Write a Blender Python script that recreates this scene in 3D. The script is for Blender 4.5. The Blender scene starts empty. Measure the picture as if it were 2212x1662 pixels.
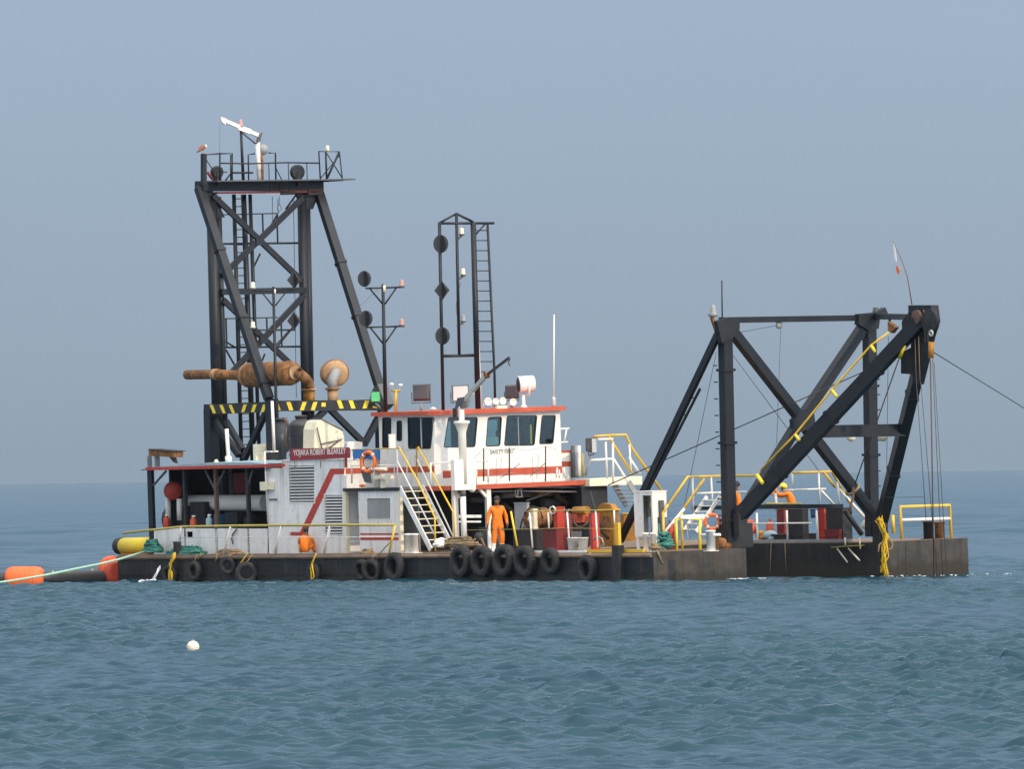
import bpy, bmesh, math, random
import numpy as np
from mathutils import Vector, Matrix, Euler
random.seed(7)
R = math.radians
SC = bpy.context.scene
COL = SC.collection

# ------------------------------------------------------------------ camera
FPX, CAMH = 28800.0, 3.67                       # focal length in the 2212 px wide frame, eye height
PIT, ROL = math.atan(196/FPX), math.atan(0.0138)
R0, U0 = Vector((1, 0, 0)), Vector((0, -math.sin(PIT), math.cos(PIT)))
FW = Vector((0, math.cos(PIT), math.sin(PIT)))
RR = R0*math.cos(ROL) - U0*math.sin(ROL)
UU = R0*math.sin(ROL) + U0*math.cos(ROL)
CAM = Vector((0, 0, CAMH))
cd = bpy.data.cameras.new('camera'); cam = bpy.data.objects.new('camera', cd); COL.objects.link(cam)
cd.sensor_width = 36; cd.lens = 36*FPX/2212; cd.clip_start = 5; cd.clip_end = 60000
m = Matrix((RR, UU, -FW)).transposed().to_4x4(); m.translation = CAM
cam.matrix_world = m
SC.camera = cam

# ------------------------------------------------------------------ ship frame: u to the bow, w to the far side, z up
TH, HEEL = R(55), R(1.3)
def ray(px, py): return FW + RR*((px-1106)/FPX) - UU*((py-831)/FPX)
_d = ray(1412, 1258); C0 = CAM - _d*(CAMH/_d.z)
SHIP = Matrix.Translation(C0) @ Matrix.Rotation(-TH, 4, 'Z') @ Matrix.Rotation(HEEL, 4, 'X')
SINV = SHIP.inverted(); OL = SINV @ CAM; S3 = SINV.to_3x3()
def hit(p, ax, v):
    d = S3 @ ray(*p); return OL + d*((v-OL[ax])/d[ax])
def U(p, v): return hit(p, 0, v)
def W(p, v): return hit(p, 1, v)
def Z(p, v): return hit(p, 2, v)
def sea(p): d = ray(*p); return CAM - d*(CAMH/d.z)
ZO = dict(A=(550, 340, 700/2212), B=(550, 800, 700/2212), C=(1050, 620, 700/2212), D=(350, 1330, 700/2212), E=(1050, 1130, 700/2212),
          G=(1050, 1400, 700/2212), I=(1650, 1380, 700/2212), J=(2250, 1380, 700/2212), K=(2150, 700, 1000/2210), L=(0, 1350, 500/1662),
          N=(1850, 900, 500/1662), O=(2550, 880, 400/1330), T=(800, 1200, 450/1360))
def q(k, x, y): o = ZO[k]; return ((o[0]+x*o[2])/1.4245, (o[1]+y*o[2])/1.4245)
V = Vector

# ------------------------------------------------------------------ sky, sun, exposure
SUN_A, SUN_E = R(3), R(27)                     # from the bow towards the far side; elevation
_s = SHIP.to_3x3() @ V((math.cos(SUN_A), math.sin(SUN_A), 0)); _s.z = 0; _s.normalize()
SUND = V((_s.x*math.cos(SUN_E), _s.y*math.cos(SUN_E), math.sin(SUN_E)))
wd = bpy.data.worlds.new('World'); SC.world = wd; wd.use_nodes = True
nt = wd.node_tree; bg = nt.nodes['Background']
sk = nt.nodes.new('ShaderNodeTexSky'); sk.sky_type = 'NISHITA'; sk.sun_disc = False
sk.sun_elevation = SUN_E; sk.sun_rotation = math.atan2(_s.x, _s.y)
sk.air_density = 1.0; sk.dust_density = 1.0; sk.ozone_density = 3.0; sk.altitude = 0
sm = nt.nodes.new('ShaderNodeMix'); sm.data_type = 'RGBA'; sm.blend_type = 'MIX'      # hazy air: a pale veil over the clear sky, densest at the horizon
tcw = nt.nodes.new('ShaderNodeTexCoord'); sx_ = nt.nodes.new('ShaderNodeSeparateXYZ'); nt.links.new(tcw.outputs['Generated'], sx_.inputs[0])
cr_ = nt.nodes.new('ShaderNodeValToRGB'); nt.links.new(sx_.outputs[2], cr_.inputs[0])
VEIL = [(0.0, (.296, .380, .466)), (.012, (.322, .412, .516)), (.036, (.354, .450, .600)), (.3, (.56, .64, .76)), (.6, (1.15, 1.17, 1.17)), (1.0, (2.7, 2.6, 2.45))]
while len(cr_.color_ramp.elements) < len(VEIL): cr_.color_ramp.elements.new(.5)
for e_, (p_, c_) in zip(cr_.color_ramp.elements, VEIL): e_.position = p_; e_.color = (*[x*10 for x in c_], 1)
mr_ = nt.nodes.new('ShaderNodeMapRange'); mr_.inputs[1].default_value = 0; mr_.inputs[2].default_value = .6; mr_.inputs[3].default_value = .03; mr_.inputs[4].default_value = .35
nt.links.new(sx_.outputs[2], mr_.inputs[0]); nt.links.new(mr_.outputs[0], sm.inputs[0])
nt.links.new(cr_.outputs[0], sm.inputs[6]); nt.links.new(sk.outputs[0], sm.inputs[7])
vd = nt.nodes.new('ShaderNodeVectorMath'); vd.operation = 'DOT_PRODUCT'; vd.inputs[1].default_value = SUND; nt.links.new(tcw.outputs['Generated'], vd.inputs[0])   # wide bright haze round the sun
va = nt.nodes.new('ShaderNodeMapRange'); va.interpolation_type = 'SMOOTHSTEP'; va.inputs[1].default_value = -.35; va.inputs[2].default_value = 1; va.inputs[3].default_value = 1; va.inputs[4].default_value = 2.3; nt.links.new(vd.outputs['Value'], va.inputs[0])
vn = nt.nodes.new('ShaderNodeTexNoise'); vn.inputs['Scale'].default_value = 9; vn.inputs['Detail'].default_value = 3; vm = nt.nodes.new('ShaderNodeMapping'); vm.inputs['Scale'].default_value = (1, 1, 5); nt.links.new(tcw.outputs['Generated'], vm.inputs[0]); nt.links.new(vm.outputs[0], vn.inputs['Vector'])
vr = nt.nodes.new('ShaderNodeMapRange'); vr.inputs[3].default_value = .95; vr.inputs[4].default_value = 1.05; nt.links.new(vn.outputs[0], vr.inputs[0])
vx = nt.nodes.new('ShaderNodeMath'); vx.operation = 'MULTIPLY'; nt.links.new(va.outputs[0], vx.inputs[0]); nt.links.new(vr.outputs[0], vx.inputs[1])
vy = nt.nodes.new('ShaderNodeVectorMath'); vy.operation = 'SCALE'; nt.links.new(sm.outputs[2], vy.inputs[0]); nt.links.new(vx.outputs[0], vy.inputs['Scale'])
nt.links.new(vy.outputs[0], bg.inputs[0]); bg.inputs[1].default_value = 0.1
sl = bpy.data.lights.new('sun', 'SUN'); sl.energy = 2.1; sl.angle = R(0.6); sl.color = (1.0, 0.83, 0.62)
so = bpy.data.objects.new('sun', sl); COL.objects.link(so)
so.rotation_euler = SUND.to_track_quat('Z', 'Y').to_euler(); so.location = (100, 300, 80)
vs = SC.view_settings; vs.view_transform = 'Standard'; vs.look = 'None'; vs.exposure = 0; vs.gamma = 1; vs.use_curve_mapping = False
SC.cycles.max_bounces = 8; SC.cycles.transparent_max_bounces = 12

# ------------------------------------------------------------------ materials
def newmat(name):
    m = bpy.data.materials.new(name); m.use_nodes = True
    return m, m.node_tree, m.node_tree.nodes['Principled BSDF']
def paint(name, col, rough=.55, var=.18, rust=0.0, rustcol=(.16, .065, .025), streak=0.0, streakcol=(.1, .07, .05), sc=1.0, bump=.0, metal=0.0, spec=.4, tide=None):
    m, t, b = newmat(name); N = t.nodes.new; L = t.links.new
    tc = N('ShaderNodeTexCoord')
    n1 = N('ShaderNodeTexNoise'); n1.inputs['Scale'].default_value = 1.7*sc; n1.inputs['Detail'].default_value = 8; n1.inputs['Roughness'].default_value = .65
    L(tc.outputs['Object'], n1.inputs['Vector'])
    mp = N('ShaderNodeMapRange'); mp.inputs[1].default_value = .3; mp.inputs[2].default_value = .7
    mp.inputs[3].default_value = 1-var; mp.inputs[4].default_value = 1+var; L(n1.outputs[0], mp.inputs[0])
    mx = N('ShaderNodeMix'); mx.data_type = 'RGBA'; mx.blend_type = 'MULTIPLY'; mx.inputs[0].default_value = 1
    mx.inputs[6].default_value = (*col, 1); L(mp.outputs[0], mx.inputs[7])
    out = mx.outputs[2]
    if streak > 0:
        mpg = N('ShaderNodeMapping'); mpg.inputs['Scale'].default_value = (5*sc, 5*sc, .35*sc); L(tc.outputs['Object'], mpg.inputs[0])
        n2 = N('ShaderNodeTexNoise'); n2.inputs['Scale'].default_value = 1.0; n2.inputs['Detail'].default_value = 6; L(mpg.outputs[0], n2.inputs['Vector'])
        r2 = N('ShaderNodeMapRange'); r2.inputs[1].default_value = .5; r2.inputs[2].default_value = .78; r2.inputs[4].default_value = streak; L(n2.outputs[0], r2.inputs[0])
        m2 = N('ShaderNodeMix'); m2.data_type = 'RGBA'; L(r2.outputs[0], m2.inputs[0]); L(out, m2.inputs[6]); m2.inputs[7].default_value = (*streakcol, 1); out = m2.outputs[2]
    if rust > 0:
        n3 = N('ShaderNodeTexNoise'); n3.inputs['Scale'].default_value = 2.6*sc; n3.inputs['Detail'].default_value = 10; n3.inputs['Roughness'].default_value = .7
        o3 = N('ShaderNodeVectorMath'); o3.inputs[1].default_value = (3.1, 7.7, 1.3); L(tc.outputs['Object'], o3.inputs[0]); L(o3.outputs[0], n3.inputs['Vector'])
        r3 = N('ShaderNodeMapRange'); r3.inputs[1].default_value = .62-.25*rust; r3.inputs[2].default_value = .78-.2*rust; r3.inputs[4].default_value = min(1, .35+rust); L(n3.outputs[0], r3.inputs[0])
        m3 = N('ShaderNodeMix'); m3.data_type = 'RGBA'; L(r3.outputs[0], m3.inputs[0]); L(out, m3.inputs[6]); m3.inputs[7].default_value = (*rustcol, 1); out = m3.outputs[2]
    if tide:                                   # weed and wet stain along the waterline
        sp_ = N('ShaderNodeSeparateXYZ'); L(tc.outputs['Object'], sp_.inputs[0])
        nm = N('ShaderNodeMapping'); nm.inputs['Scale'].default_value = (2.2, 2.2, .6); L(tc.outputs['Object'], nm.inputs[0])
        nn_ = N('ShaderNodeTexNoise'); nn_.inputs['Scale'].default_value = 1; nn_.inputs['Detail'].default_value = 8; L(nm.outputs[0], nn_.inputs['Vector'])
        ad = N('ShaderNodeMath'); ad.operation = 'MULTIPLY_ADD'; ad.inputs[1].default_value = -.75; L(nn_.outputs[0], ad.inputs[0]); L(sp_.outputs[2], ad.inputs[2])
        rt = N('ShaderNodeMapRange'); rt.inputs[1].default_value = -.06; rt.inputs[2].default_value = -.22; rt.inputs[4].default_value = .85; L(ad.outputs[0], rt.inputs[0])
        mt_ = N('ShaderNodeMix'); mt_.data_type = 'RGBA'; L(rt.outputs[0], mt_.inputs[0]); L(out, mt_.inputs[6]); mt_.inputs[7].default_value = (*tide, 1); out = mt_.outputs[2]
    L(out, b.inputs['Base Color'])
    b.inputs['Roughness'].default_value = rough; b.inputs['Metallic'].default_value = metal; b.inputs['Specular IOR Level'].default_value = spec
    if bump > 0:
        nb = N('ShaderNodeTexNoise'); nb.inputs['Scale'].default_value = 9*sc; nb.inputs['Detail'].default_value = 5; L(tc.outputs['Object'], nb.inputs['Vector'])
        bp = N('ShaderNodeBump'); bp.inputs['Strength'].default_value = bump; bp.inputs['Distance'].default_value = .03; L(nb.outputs[0], bp.inputs['Height']); L(bp.outputs[0], b.inputs['Normal'])
    return m
M = {}
M['white'] = paint('white_paint', (.78, .76, .72), .45, .08, .2, (.3, .15, .07), .55, (.5, .42, .33))
M['cleanwhite'] = paint('clean_white_paint', (.82, .78, .71), .4, .05, .0, streak=.15, streakcol=(.55, .48, .4))
M['cream'] = paint('cream_paint', (.75, .68, .5), .5, .1, .15)
M['greywhite'] = paint('grey_white_paint', (.76, .75, .73), .5, .1, .2, (.28, .15, .08), .6, (.4, .34, .28))
M['steel'] = paint('black_painted_steel', (.009, .011, .015), .45, .35, .14, (.045, .026, .016), .3, (.02, .02, .021))
M['tower'] = paint('weathered_black_steel', (.010, .0125, .017), .5, .35, .16, (.055, .03, .018), .35, (.022, .022, .023))
M['hull'] = paint('black_hull_paint', (.016, .0165, .019), .5, .4, .28, (.06, .036, .022), .75, (.07, .055, .04), .8, .3, tide=(.03, .026, .016))
M['bowplate'] = paint('weathered_grey_steel', (.046, .041, .035), .65, .5, .4, (.085, .045, .02), .95, (.017, .015, .013), .9, .3, tide=(.022, .016, .01))
M['deck'] = paint('rusty_deck_plate', (.17, .12, .085), .8, .3, .4)
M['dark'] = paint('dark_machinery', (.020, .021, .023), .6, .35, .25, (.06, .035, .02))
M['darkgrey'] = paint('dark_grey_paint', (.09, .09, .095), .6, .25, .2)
M['grey'] = paint('grey_paint', (.27, .27, .27), .55, .15, .15)
M['louvre'] = paint('louvre_paint', (.6, .6, .59), .55, .08, .1)
M['red'] = paint('red_paint', (.46, .045, .028), .5, .2, .2, (.2, .05, .03))
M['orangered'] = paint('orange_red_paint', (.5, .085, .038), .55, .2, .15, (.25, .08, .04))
M['darkred'] = paint('dark_red_paint', (.17, .02, .02), .6, .35, .35, (.06, .03, .02))
M['sign'] = paint('sign_red', (.3, .03, .035), .5, .1)
M['yellow'] = paint('yellow_paint', (.72, .44, .03), .5, .12, .15, (.3, .16, .04))
M['brightyellow'] = paint('bright_yellow_paint', (.82, .6, .04), .45, .08, .05)
M['dullyellow'] = paint('dull_yellow_paint', (.42, .33, .07), .6, .15, .15)
M['amber'] = paint('amber_paint', (.34, .15, .02), .6, .35, .4, (.1, .045, .02))
M['rust'] = paint('rusted_steel', (.27, .115, .035), .85, .4, .7, (.1, .042, .02), .6, (.4, .24, .11), 2.0, .5)
M['paleRust'] = paint('pale_rusted_steel', (.4, .25, .13), .8, .25, .35, (.25, .1, .04), 0, sc=1.4, bump=.3)
M['rubber'] = paint('tyre_rubber', (.024, .024, .025), .8, .4, .35, (.075, .068, .055), .6, (.07, .06, .048), 2, .3)
M['blackplastic'] = paint('black_plastic', (.03, .031, .034), .4, .15)
M['float'] = paint('orange_float_plastic', (.8, .14, .03), .5, .12, .12, (.5, .1, .04), .2, (.55, .2, .1))
M['floatred'] = paint('faded_red_float', (.55, .07, .03), .5, .2, .2, (.3, .05, .03))
M['buoyorange'] = paint('lifebuoy_orange', (.75, .16, .04), .5, .1)
M['suit'] = paint('orange_coverall', (.8, .2, .015), .85, .15, sc=6, bump=.3)
M['skin'] = paint('brown_skin', (.16, .075, .045), .5, .1)
M['hair'] = paint('black_hair', (.012, .011, .011), .6, .1)
M['boot'] = paint('white_boot', (.75, .74, .7), .5, .1)
M['darkboot'] = paint('dark_boot', (.05, .04, .035), .6, .1)
M['ropeY'] = paint('yellow_rope', (.72, .46, .02), .8, .2, sc=8)
M['ropeG'] = paint('green_rope', (.3, .5, .38), .85, .2, sc=8)
M['netG'] = paint('green_net', (.05, .2, .16), .9, .4, sc=6)
M['ropeB'] = paint('brown_rope', (.28, .2, .11), .9, .3, sc=8)
M['wire'] = paint('steel_wire', (.07, .065, .06), .6, .2)
M['wireB'] = paint('rusty_wire', (.13, .075, .05), .7, .2)
M['blue'] = paint('blue_tarpaulin', (.05, .2, .45), .6, .15, sc=3, bump=.4)
M['bluegrey'] = paint('faded_blue_cover', (.3, .42, .46), .7, .15)
M['teal'] = paint('blue_drum', (.05, .14, .28), .5, .15)
M['bucket'] = paint('white_plastic', (.8, .77, .7), .4, .05)
M['buoywhite'] = paint('cream_buoy_plastic', (.8, .7, .5), .45, .08)
M['chestnut'] = paint('chestnut_feathers', (.25, .09, .04), .8, .2, sc=10)
M['feather'] = paint('white_feathers', (.75, .7, .65), .8, .1)
M['silver'] = paint('galvanised_steel', (.5, .5, .48), .45, .15, .15, metal=.3)
M['black'] = paint('black_lettering', (.015, .015, .015), .6, .05)
M['foam'] = paint('white_foam', (.8, .83, .85), .7, .1)
M['green'] = paint('green_cover', (.1, .5, .18), .6, .15)
M['helmet'] = paint('yellow_helmet', (.85, .6, .02), .3, .04)
M['redlamp'] = paint('pink_lamp_glass', (.45, .25, .22), .3, .1)
M['lampglass'] = paint('lamp_glass', (.6, .6, .57), .15, .08, spec=.8)
def glass(name, tint, fac, rough=.03):
    m, t, b = newmat(name); N = t.nodes.new; L = t.links.new; t.nodes.remove(b)
    tr = N('ShaderNodeBsdfTransparent'); tr.inputs[0].default_value = (*tint, 1)
    gl = N('ShaderNodeBsdfGlossy'); gl.inputs['Roughness'].default_value = rough; gl.inputs[0].default_value = (.9, .92, .95, 1)
    lw = N('ShaderNodeLayerWeight'); lw.inputs[0].default_value = fac
    mx = N('ShaderNodeMixShader'); L(lw.outputs['Fresnel'], mx.inputs[0]); L(tr.outputs[0], mx.inputs[1]); L(gl.outputs[0], mx.inputs[2])
    L(mx.outputs[0], t.nodes['Material Output'].inputs[0]); return m
M['glass'] = glass('tinted_glass', (.75, .86, .86), .35)
M['jet'] = glass('falling_water', (.8, .85, .88), .5, .3)

# ------------------------------------------------------------------ mesh builder
def frame(d, up=V((0, 0, 1))):
    d = d.normalized()
    if abs(d.dot(up)) > .97: up = V((1, 0, 0)) if abs(d.x) < .9 else V((0, 1, 0))
    s = d.cross(up).normalized(); return s, s.cross(d).normalized()
class MB:
    def __init__(s): s.v = []; s.f = []; s.sm = []
    def add(s, vs, fs, sm=False):
        o = len(s.v); s.v += [V(x) for x in vs]; s.f += [tuple(i+o for i in f) for f in fs]; s.sm += [sm]*len(fs); return s
    def prism(s, pts, off):
        n = len(pts); pts = [V(p) for p in pts]; off = V(off)
        nn = V((0, 0, 0))
        for i in range(n): nn += (pts[i]-pts[0]).cross(pts[(i+1) % n]-pts[0])
        if nn.dot(off) > 0: pts = pts[::-1]
        a = pts + [p+off for p in pts]
        return s.add(a, [tuple(range(n)), tuple(range(2*n-1, n-1, -1))] + [((i+1) % n, i, n+i, n+(i+1) % n) for i in range(n)])
    def box(s, a, b):
        a, b = V(a), V(b); lo = V(map(min, a, b)); hi = V(map(max, a, b))
        return s.prism([(lo.x, lo.y, lo.z), (hi.x, lo.y, lo.z), (hi.x, hi.y, lo.z), (lo.x, hi.y, lo.z)], (0, 0, hi.z-lo.z))
    def beam(s, p, q_, w, h=None, up=V((0, 0, 1))):
        p, q_ = V(p), V(q_); h = h or w; a, b = frame(q_-p, up); a = a*w/2; b = b*h/2
        return s.prism([p-a-b, p+a-b, p+a+b, p-a+b], q_-p)
    def tube(s, p, q_, r, r2=None, n=8, sm=True):
        return s.pipe([p, q_], r, n, r2)
    def pipe(s, pts, r, n=8, r2=None, rs=None):
        pts = [V(p) for p in pts]; k = len(pts)
        rs = rs or [r + (r2-r)*i/(k-1) if r2 is not None else r for i in range(k)]
        d = (pts[1]-pts[0]).normalized(); a, b = frame(d); vs = []
        for i, p in enumerate(pts):
            t = (pts[min(i+1, k-1)]-pts[max(i-1, 0)]).normalized()
            a = (a - t*a.dot(t)).normalized(); b = t.cross(a)
            for j in range(n):
                c = 2*math.pi*j/n; vs.append(p+(a*math.cos(c)+b*math.sin(c))*rs[i])
        fs = [(i*n+j, i*n+(j+1) % n, (i+1)*n+(j+1) % n, (i+1)*n+j) for i in range(k-1) for j in range(n)]
        s.add(vs, fs, True); o = len(s.v)-len(vs)
        s.f += [tuple(o+j for j in range(n-1, -1, -1)), tuple(o+(k-1)*n+j for j in range(n))]; s.sm += [False]*2
        return s
    def lathe(s, base, axis, prof, n=16, sm=True):
        base = V(base); axis = V(axis).normalized(); a, b = frame(axis); vs = []; k = len(prof)
        for r, h in prof:
            for j in range(n):
                c = 2*math.pi*j/n; vs.append(base+axis*h+(a*math.cos(c)+b*math.sin(c))*max(r, 1e-4))
        fs = [(i*n+j, i*n+(j+1) % n, (i+1)*n+(j+1) % n, (i+1)*n+j) for i in range(k-1) for j in range(n)]
        s.add(vs, fs, sm); o = len(s.v)-len(vs)
        s.f += [tuple(o+j for j in range(n-1, -1, -1)), tuple(o+(k-1)*n+j for j in range(n))]; s.sm += [False]*2
        return s
    def torus(s, c, axis, R_, r, n=24, m=10, rz=None):
        c = V(c); axis = V(axis).normalized(); a, b = frame(axis); rz = rz or r; vs = []
        for i in range(n):
            t = 2*math.pi*i/n; e = a*math.cos(t)+b*math.sin(t)
            for j in range(m):
                k = 2*math.pi*j/m; vs.append(c+e*(R_+r*math.cos(k))+axis*rz*math.sin(k))
        return s.add(vs, [(i*m+j, ((i+1) % n)*m+j, ((i+1) % n)*m+(j+1) % m, i*m+(j+1) % m) for i in range(n) for j in range(m)], True)
    def ball(s, c, r, n=14, m=9):
        r = V(r) if hasattr(r, '__len__') else V((r, r, r)); c = V(c); vs = []
        for i in range(m+1):
            t = math.pi*i/m
            for j in range(n):
                k = 2*math.pi*j/n; vs.append(c+V((r.x*math.sin(t)*math.cos(k), r.y*math.sin(t)*math.sin(k), r.z*math.cos(t))))
        return s.add(vs, [(i*n+j, (i+1)*n+j, (i+1)*n+(j+1) % n, i*n+(j+1) % n) for i in range(m) for j in range(n)], True)
    def holed(s, outer, holes, off):
        bm = bmesh.new(); E = []
        for loop in [outer]+holes:
            vv = [bm.verts.new(V(p)) for p in loop]; E += [bm.edges.new((vv[i], vv[(i+1) % len(vv)])) for i in range(len(vv))]
        bmesh.ops.triangle_fill(bm, use_beauty=True, use_dissolve=False, edges=E)
        r = bmesh.ops.extrude_face_region(bm, geom=bm.faces[:])
        bmesh.ops.translate(bm, vec=V(off), verts=[x for x in r['geom'] if isinstance(x, bmesh.types.BMVert)])
        bmesh.ops.recalc_face_normals(bm, faces=bm.faces[:]); bm.verts.index_update()
        s.add([v.co.copy() for v in bm.verts], [tuple(v.index for v in f.verts) for f in bm.faces]); bm.free(); return s
BASE = {}
def mkmesh(name, mb, mat, off=V((0, 0, 0))):
    me = bpy.data.meshes.new(name); me.from_pydata([tuple(v-off) for v in mb.v], [], mb.f); me.materials.append(M[mat] if isinstance(mat, str) else mat)
    me.polygons.foreach_set('use_smooth', mb.sm); me.update(); return me
def tag(o, label, cat, group=None):
    o['label'] = label; o['category'] = cat
    if group: o['group'] = group
    return o
def thing(name, label, cat, base=(0, 0, 0), group=None, world=False):
    o = bpy.data.objects.new(name, None); COL.objects.link(o); o.empty_display_size = .2
    o.matrix_world = (Matrix.Identity(4) if world else SHIP) @ Matrix.Translation(V(base)); BASE[o] = V(base)
    return tag(o, label, cat, group)
def part(par, name, mb, mat, label=None):
    o = bpy.data.objects.new(name, mkmesh(name, mb, mat, BASE[par])); COL.objects.link(o); o.parent = par; BASE[o] = BASE[par]
    if label: o['label'] = label
    return o
def solo(name, label, cat, mb, mat, base=None, group=None, world=False):
    if base is None:
        lo = V([min(v[i] for v in mb.v) for i in range(3)]); hi = V([max(v[i] for v in mb.v) for i in range(3)]); base = (lo+hi)/2; base.z = lo.z
    o = bpy.data.objects.new(name, mkmesh(name, mb, mat, V(base))); COL.objects.link(o)
    o.matrix_world = (Matrix.Identity(4) if world else SHIP) @ Matrix.Translation(V(base)); BASE[o] = V(base)
    return tag(o, label, cat, group)
def text(par, name, s, origin, xdir, zdir, width, height, mat, shear=0, bold=0.0):
    c = bpy.data.curves.new('txt', 'FONT'); c.body = s; c.extrude = .004; c.shear = shear; c.offset = bold
    o = bpy.data.objects.new('txt', c); COL.objects.link(o); dg = bpy.context.evaluated_depsgraph_get()
    me = bpy.data.meshes.new_from_object(o.evaluated_get(dg)); bpy.data.objects.remove(o)
    co = np.array([v.co[:] for v in me.vertices]); mn, mx = co.min(0), co.max(0); xd, zd = V(xdir).normalized(), V(zdir).normalized(); nd = xd.cross(zd)
    for v in me.vertices:
        v.co = V(origin)+xd*((v.co.x-mn[0])/(mx[0]-mn[0])*width)+zd*((v.co.y-mn[1])/(mx[1]-mn[1])*height)+nd*v.co.z-BASE[par]
    me.materials.clear(); me.materials.append(M[mat]); me.name = name
    t = bpy.data.objects.new(name, me); COL.objects.link(t); t.parent = par; BASE[t] = BASE[par]; return t
def rnd(pts, r, k=4):
    out = []; n = len(pts); pts = [V(p) for p in pts]
    for i in range(n):
        p = pts[i]; a = (pts[i-1]-p); b = (pts[(i+1) % n]-p); ra = min(r, a.length*.45); rb = min(r, b.length*.45); a = p+a.normalized()*ra; b = p+b.normalized()*rb
        for j in range(k+1):
            t = j/k; out.append(a*(1-t)**2+p*2*t*(1-t)+b*t*t)
    return out
def inset(pts, d):
    c = sum(pts, V((0, 0, 0)))/len(pts); return [p+(c-p).normalized()*d for p in pts]
def window(par, corners, nrm, r=.09, fw=.05, fm='dark', pane='glass'):
    o = rnd(corners, r); i = inset(o, fw); nrm = V(nrm)
    part(par, 'window_frame', MB().holed([p+nrm*.012 for p in o], [[p+nrm*.012 for p in i]], nrm*-.05), fm)
    part(par, 'window_pane', MB().prism([p-nrm*.02 for p in i], nrm*-.008), pane)
def lerp(a, b, t): return V(a)+(V(b)-V(a))*t
NS, NB = V((0, -1, 0)), V((1, 0, 0))       # outward normals of side and bow faces

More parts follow.
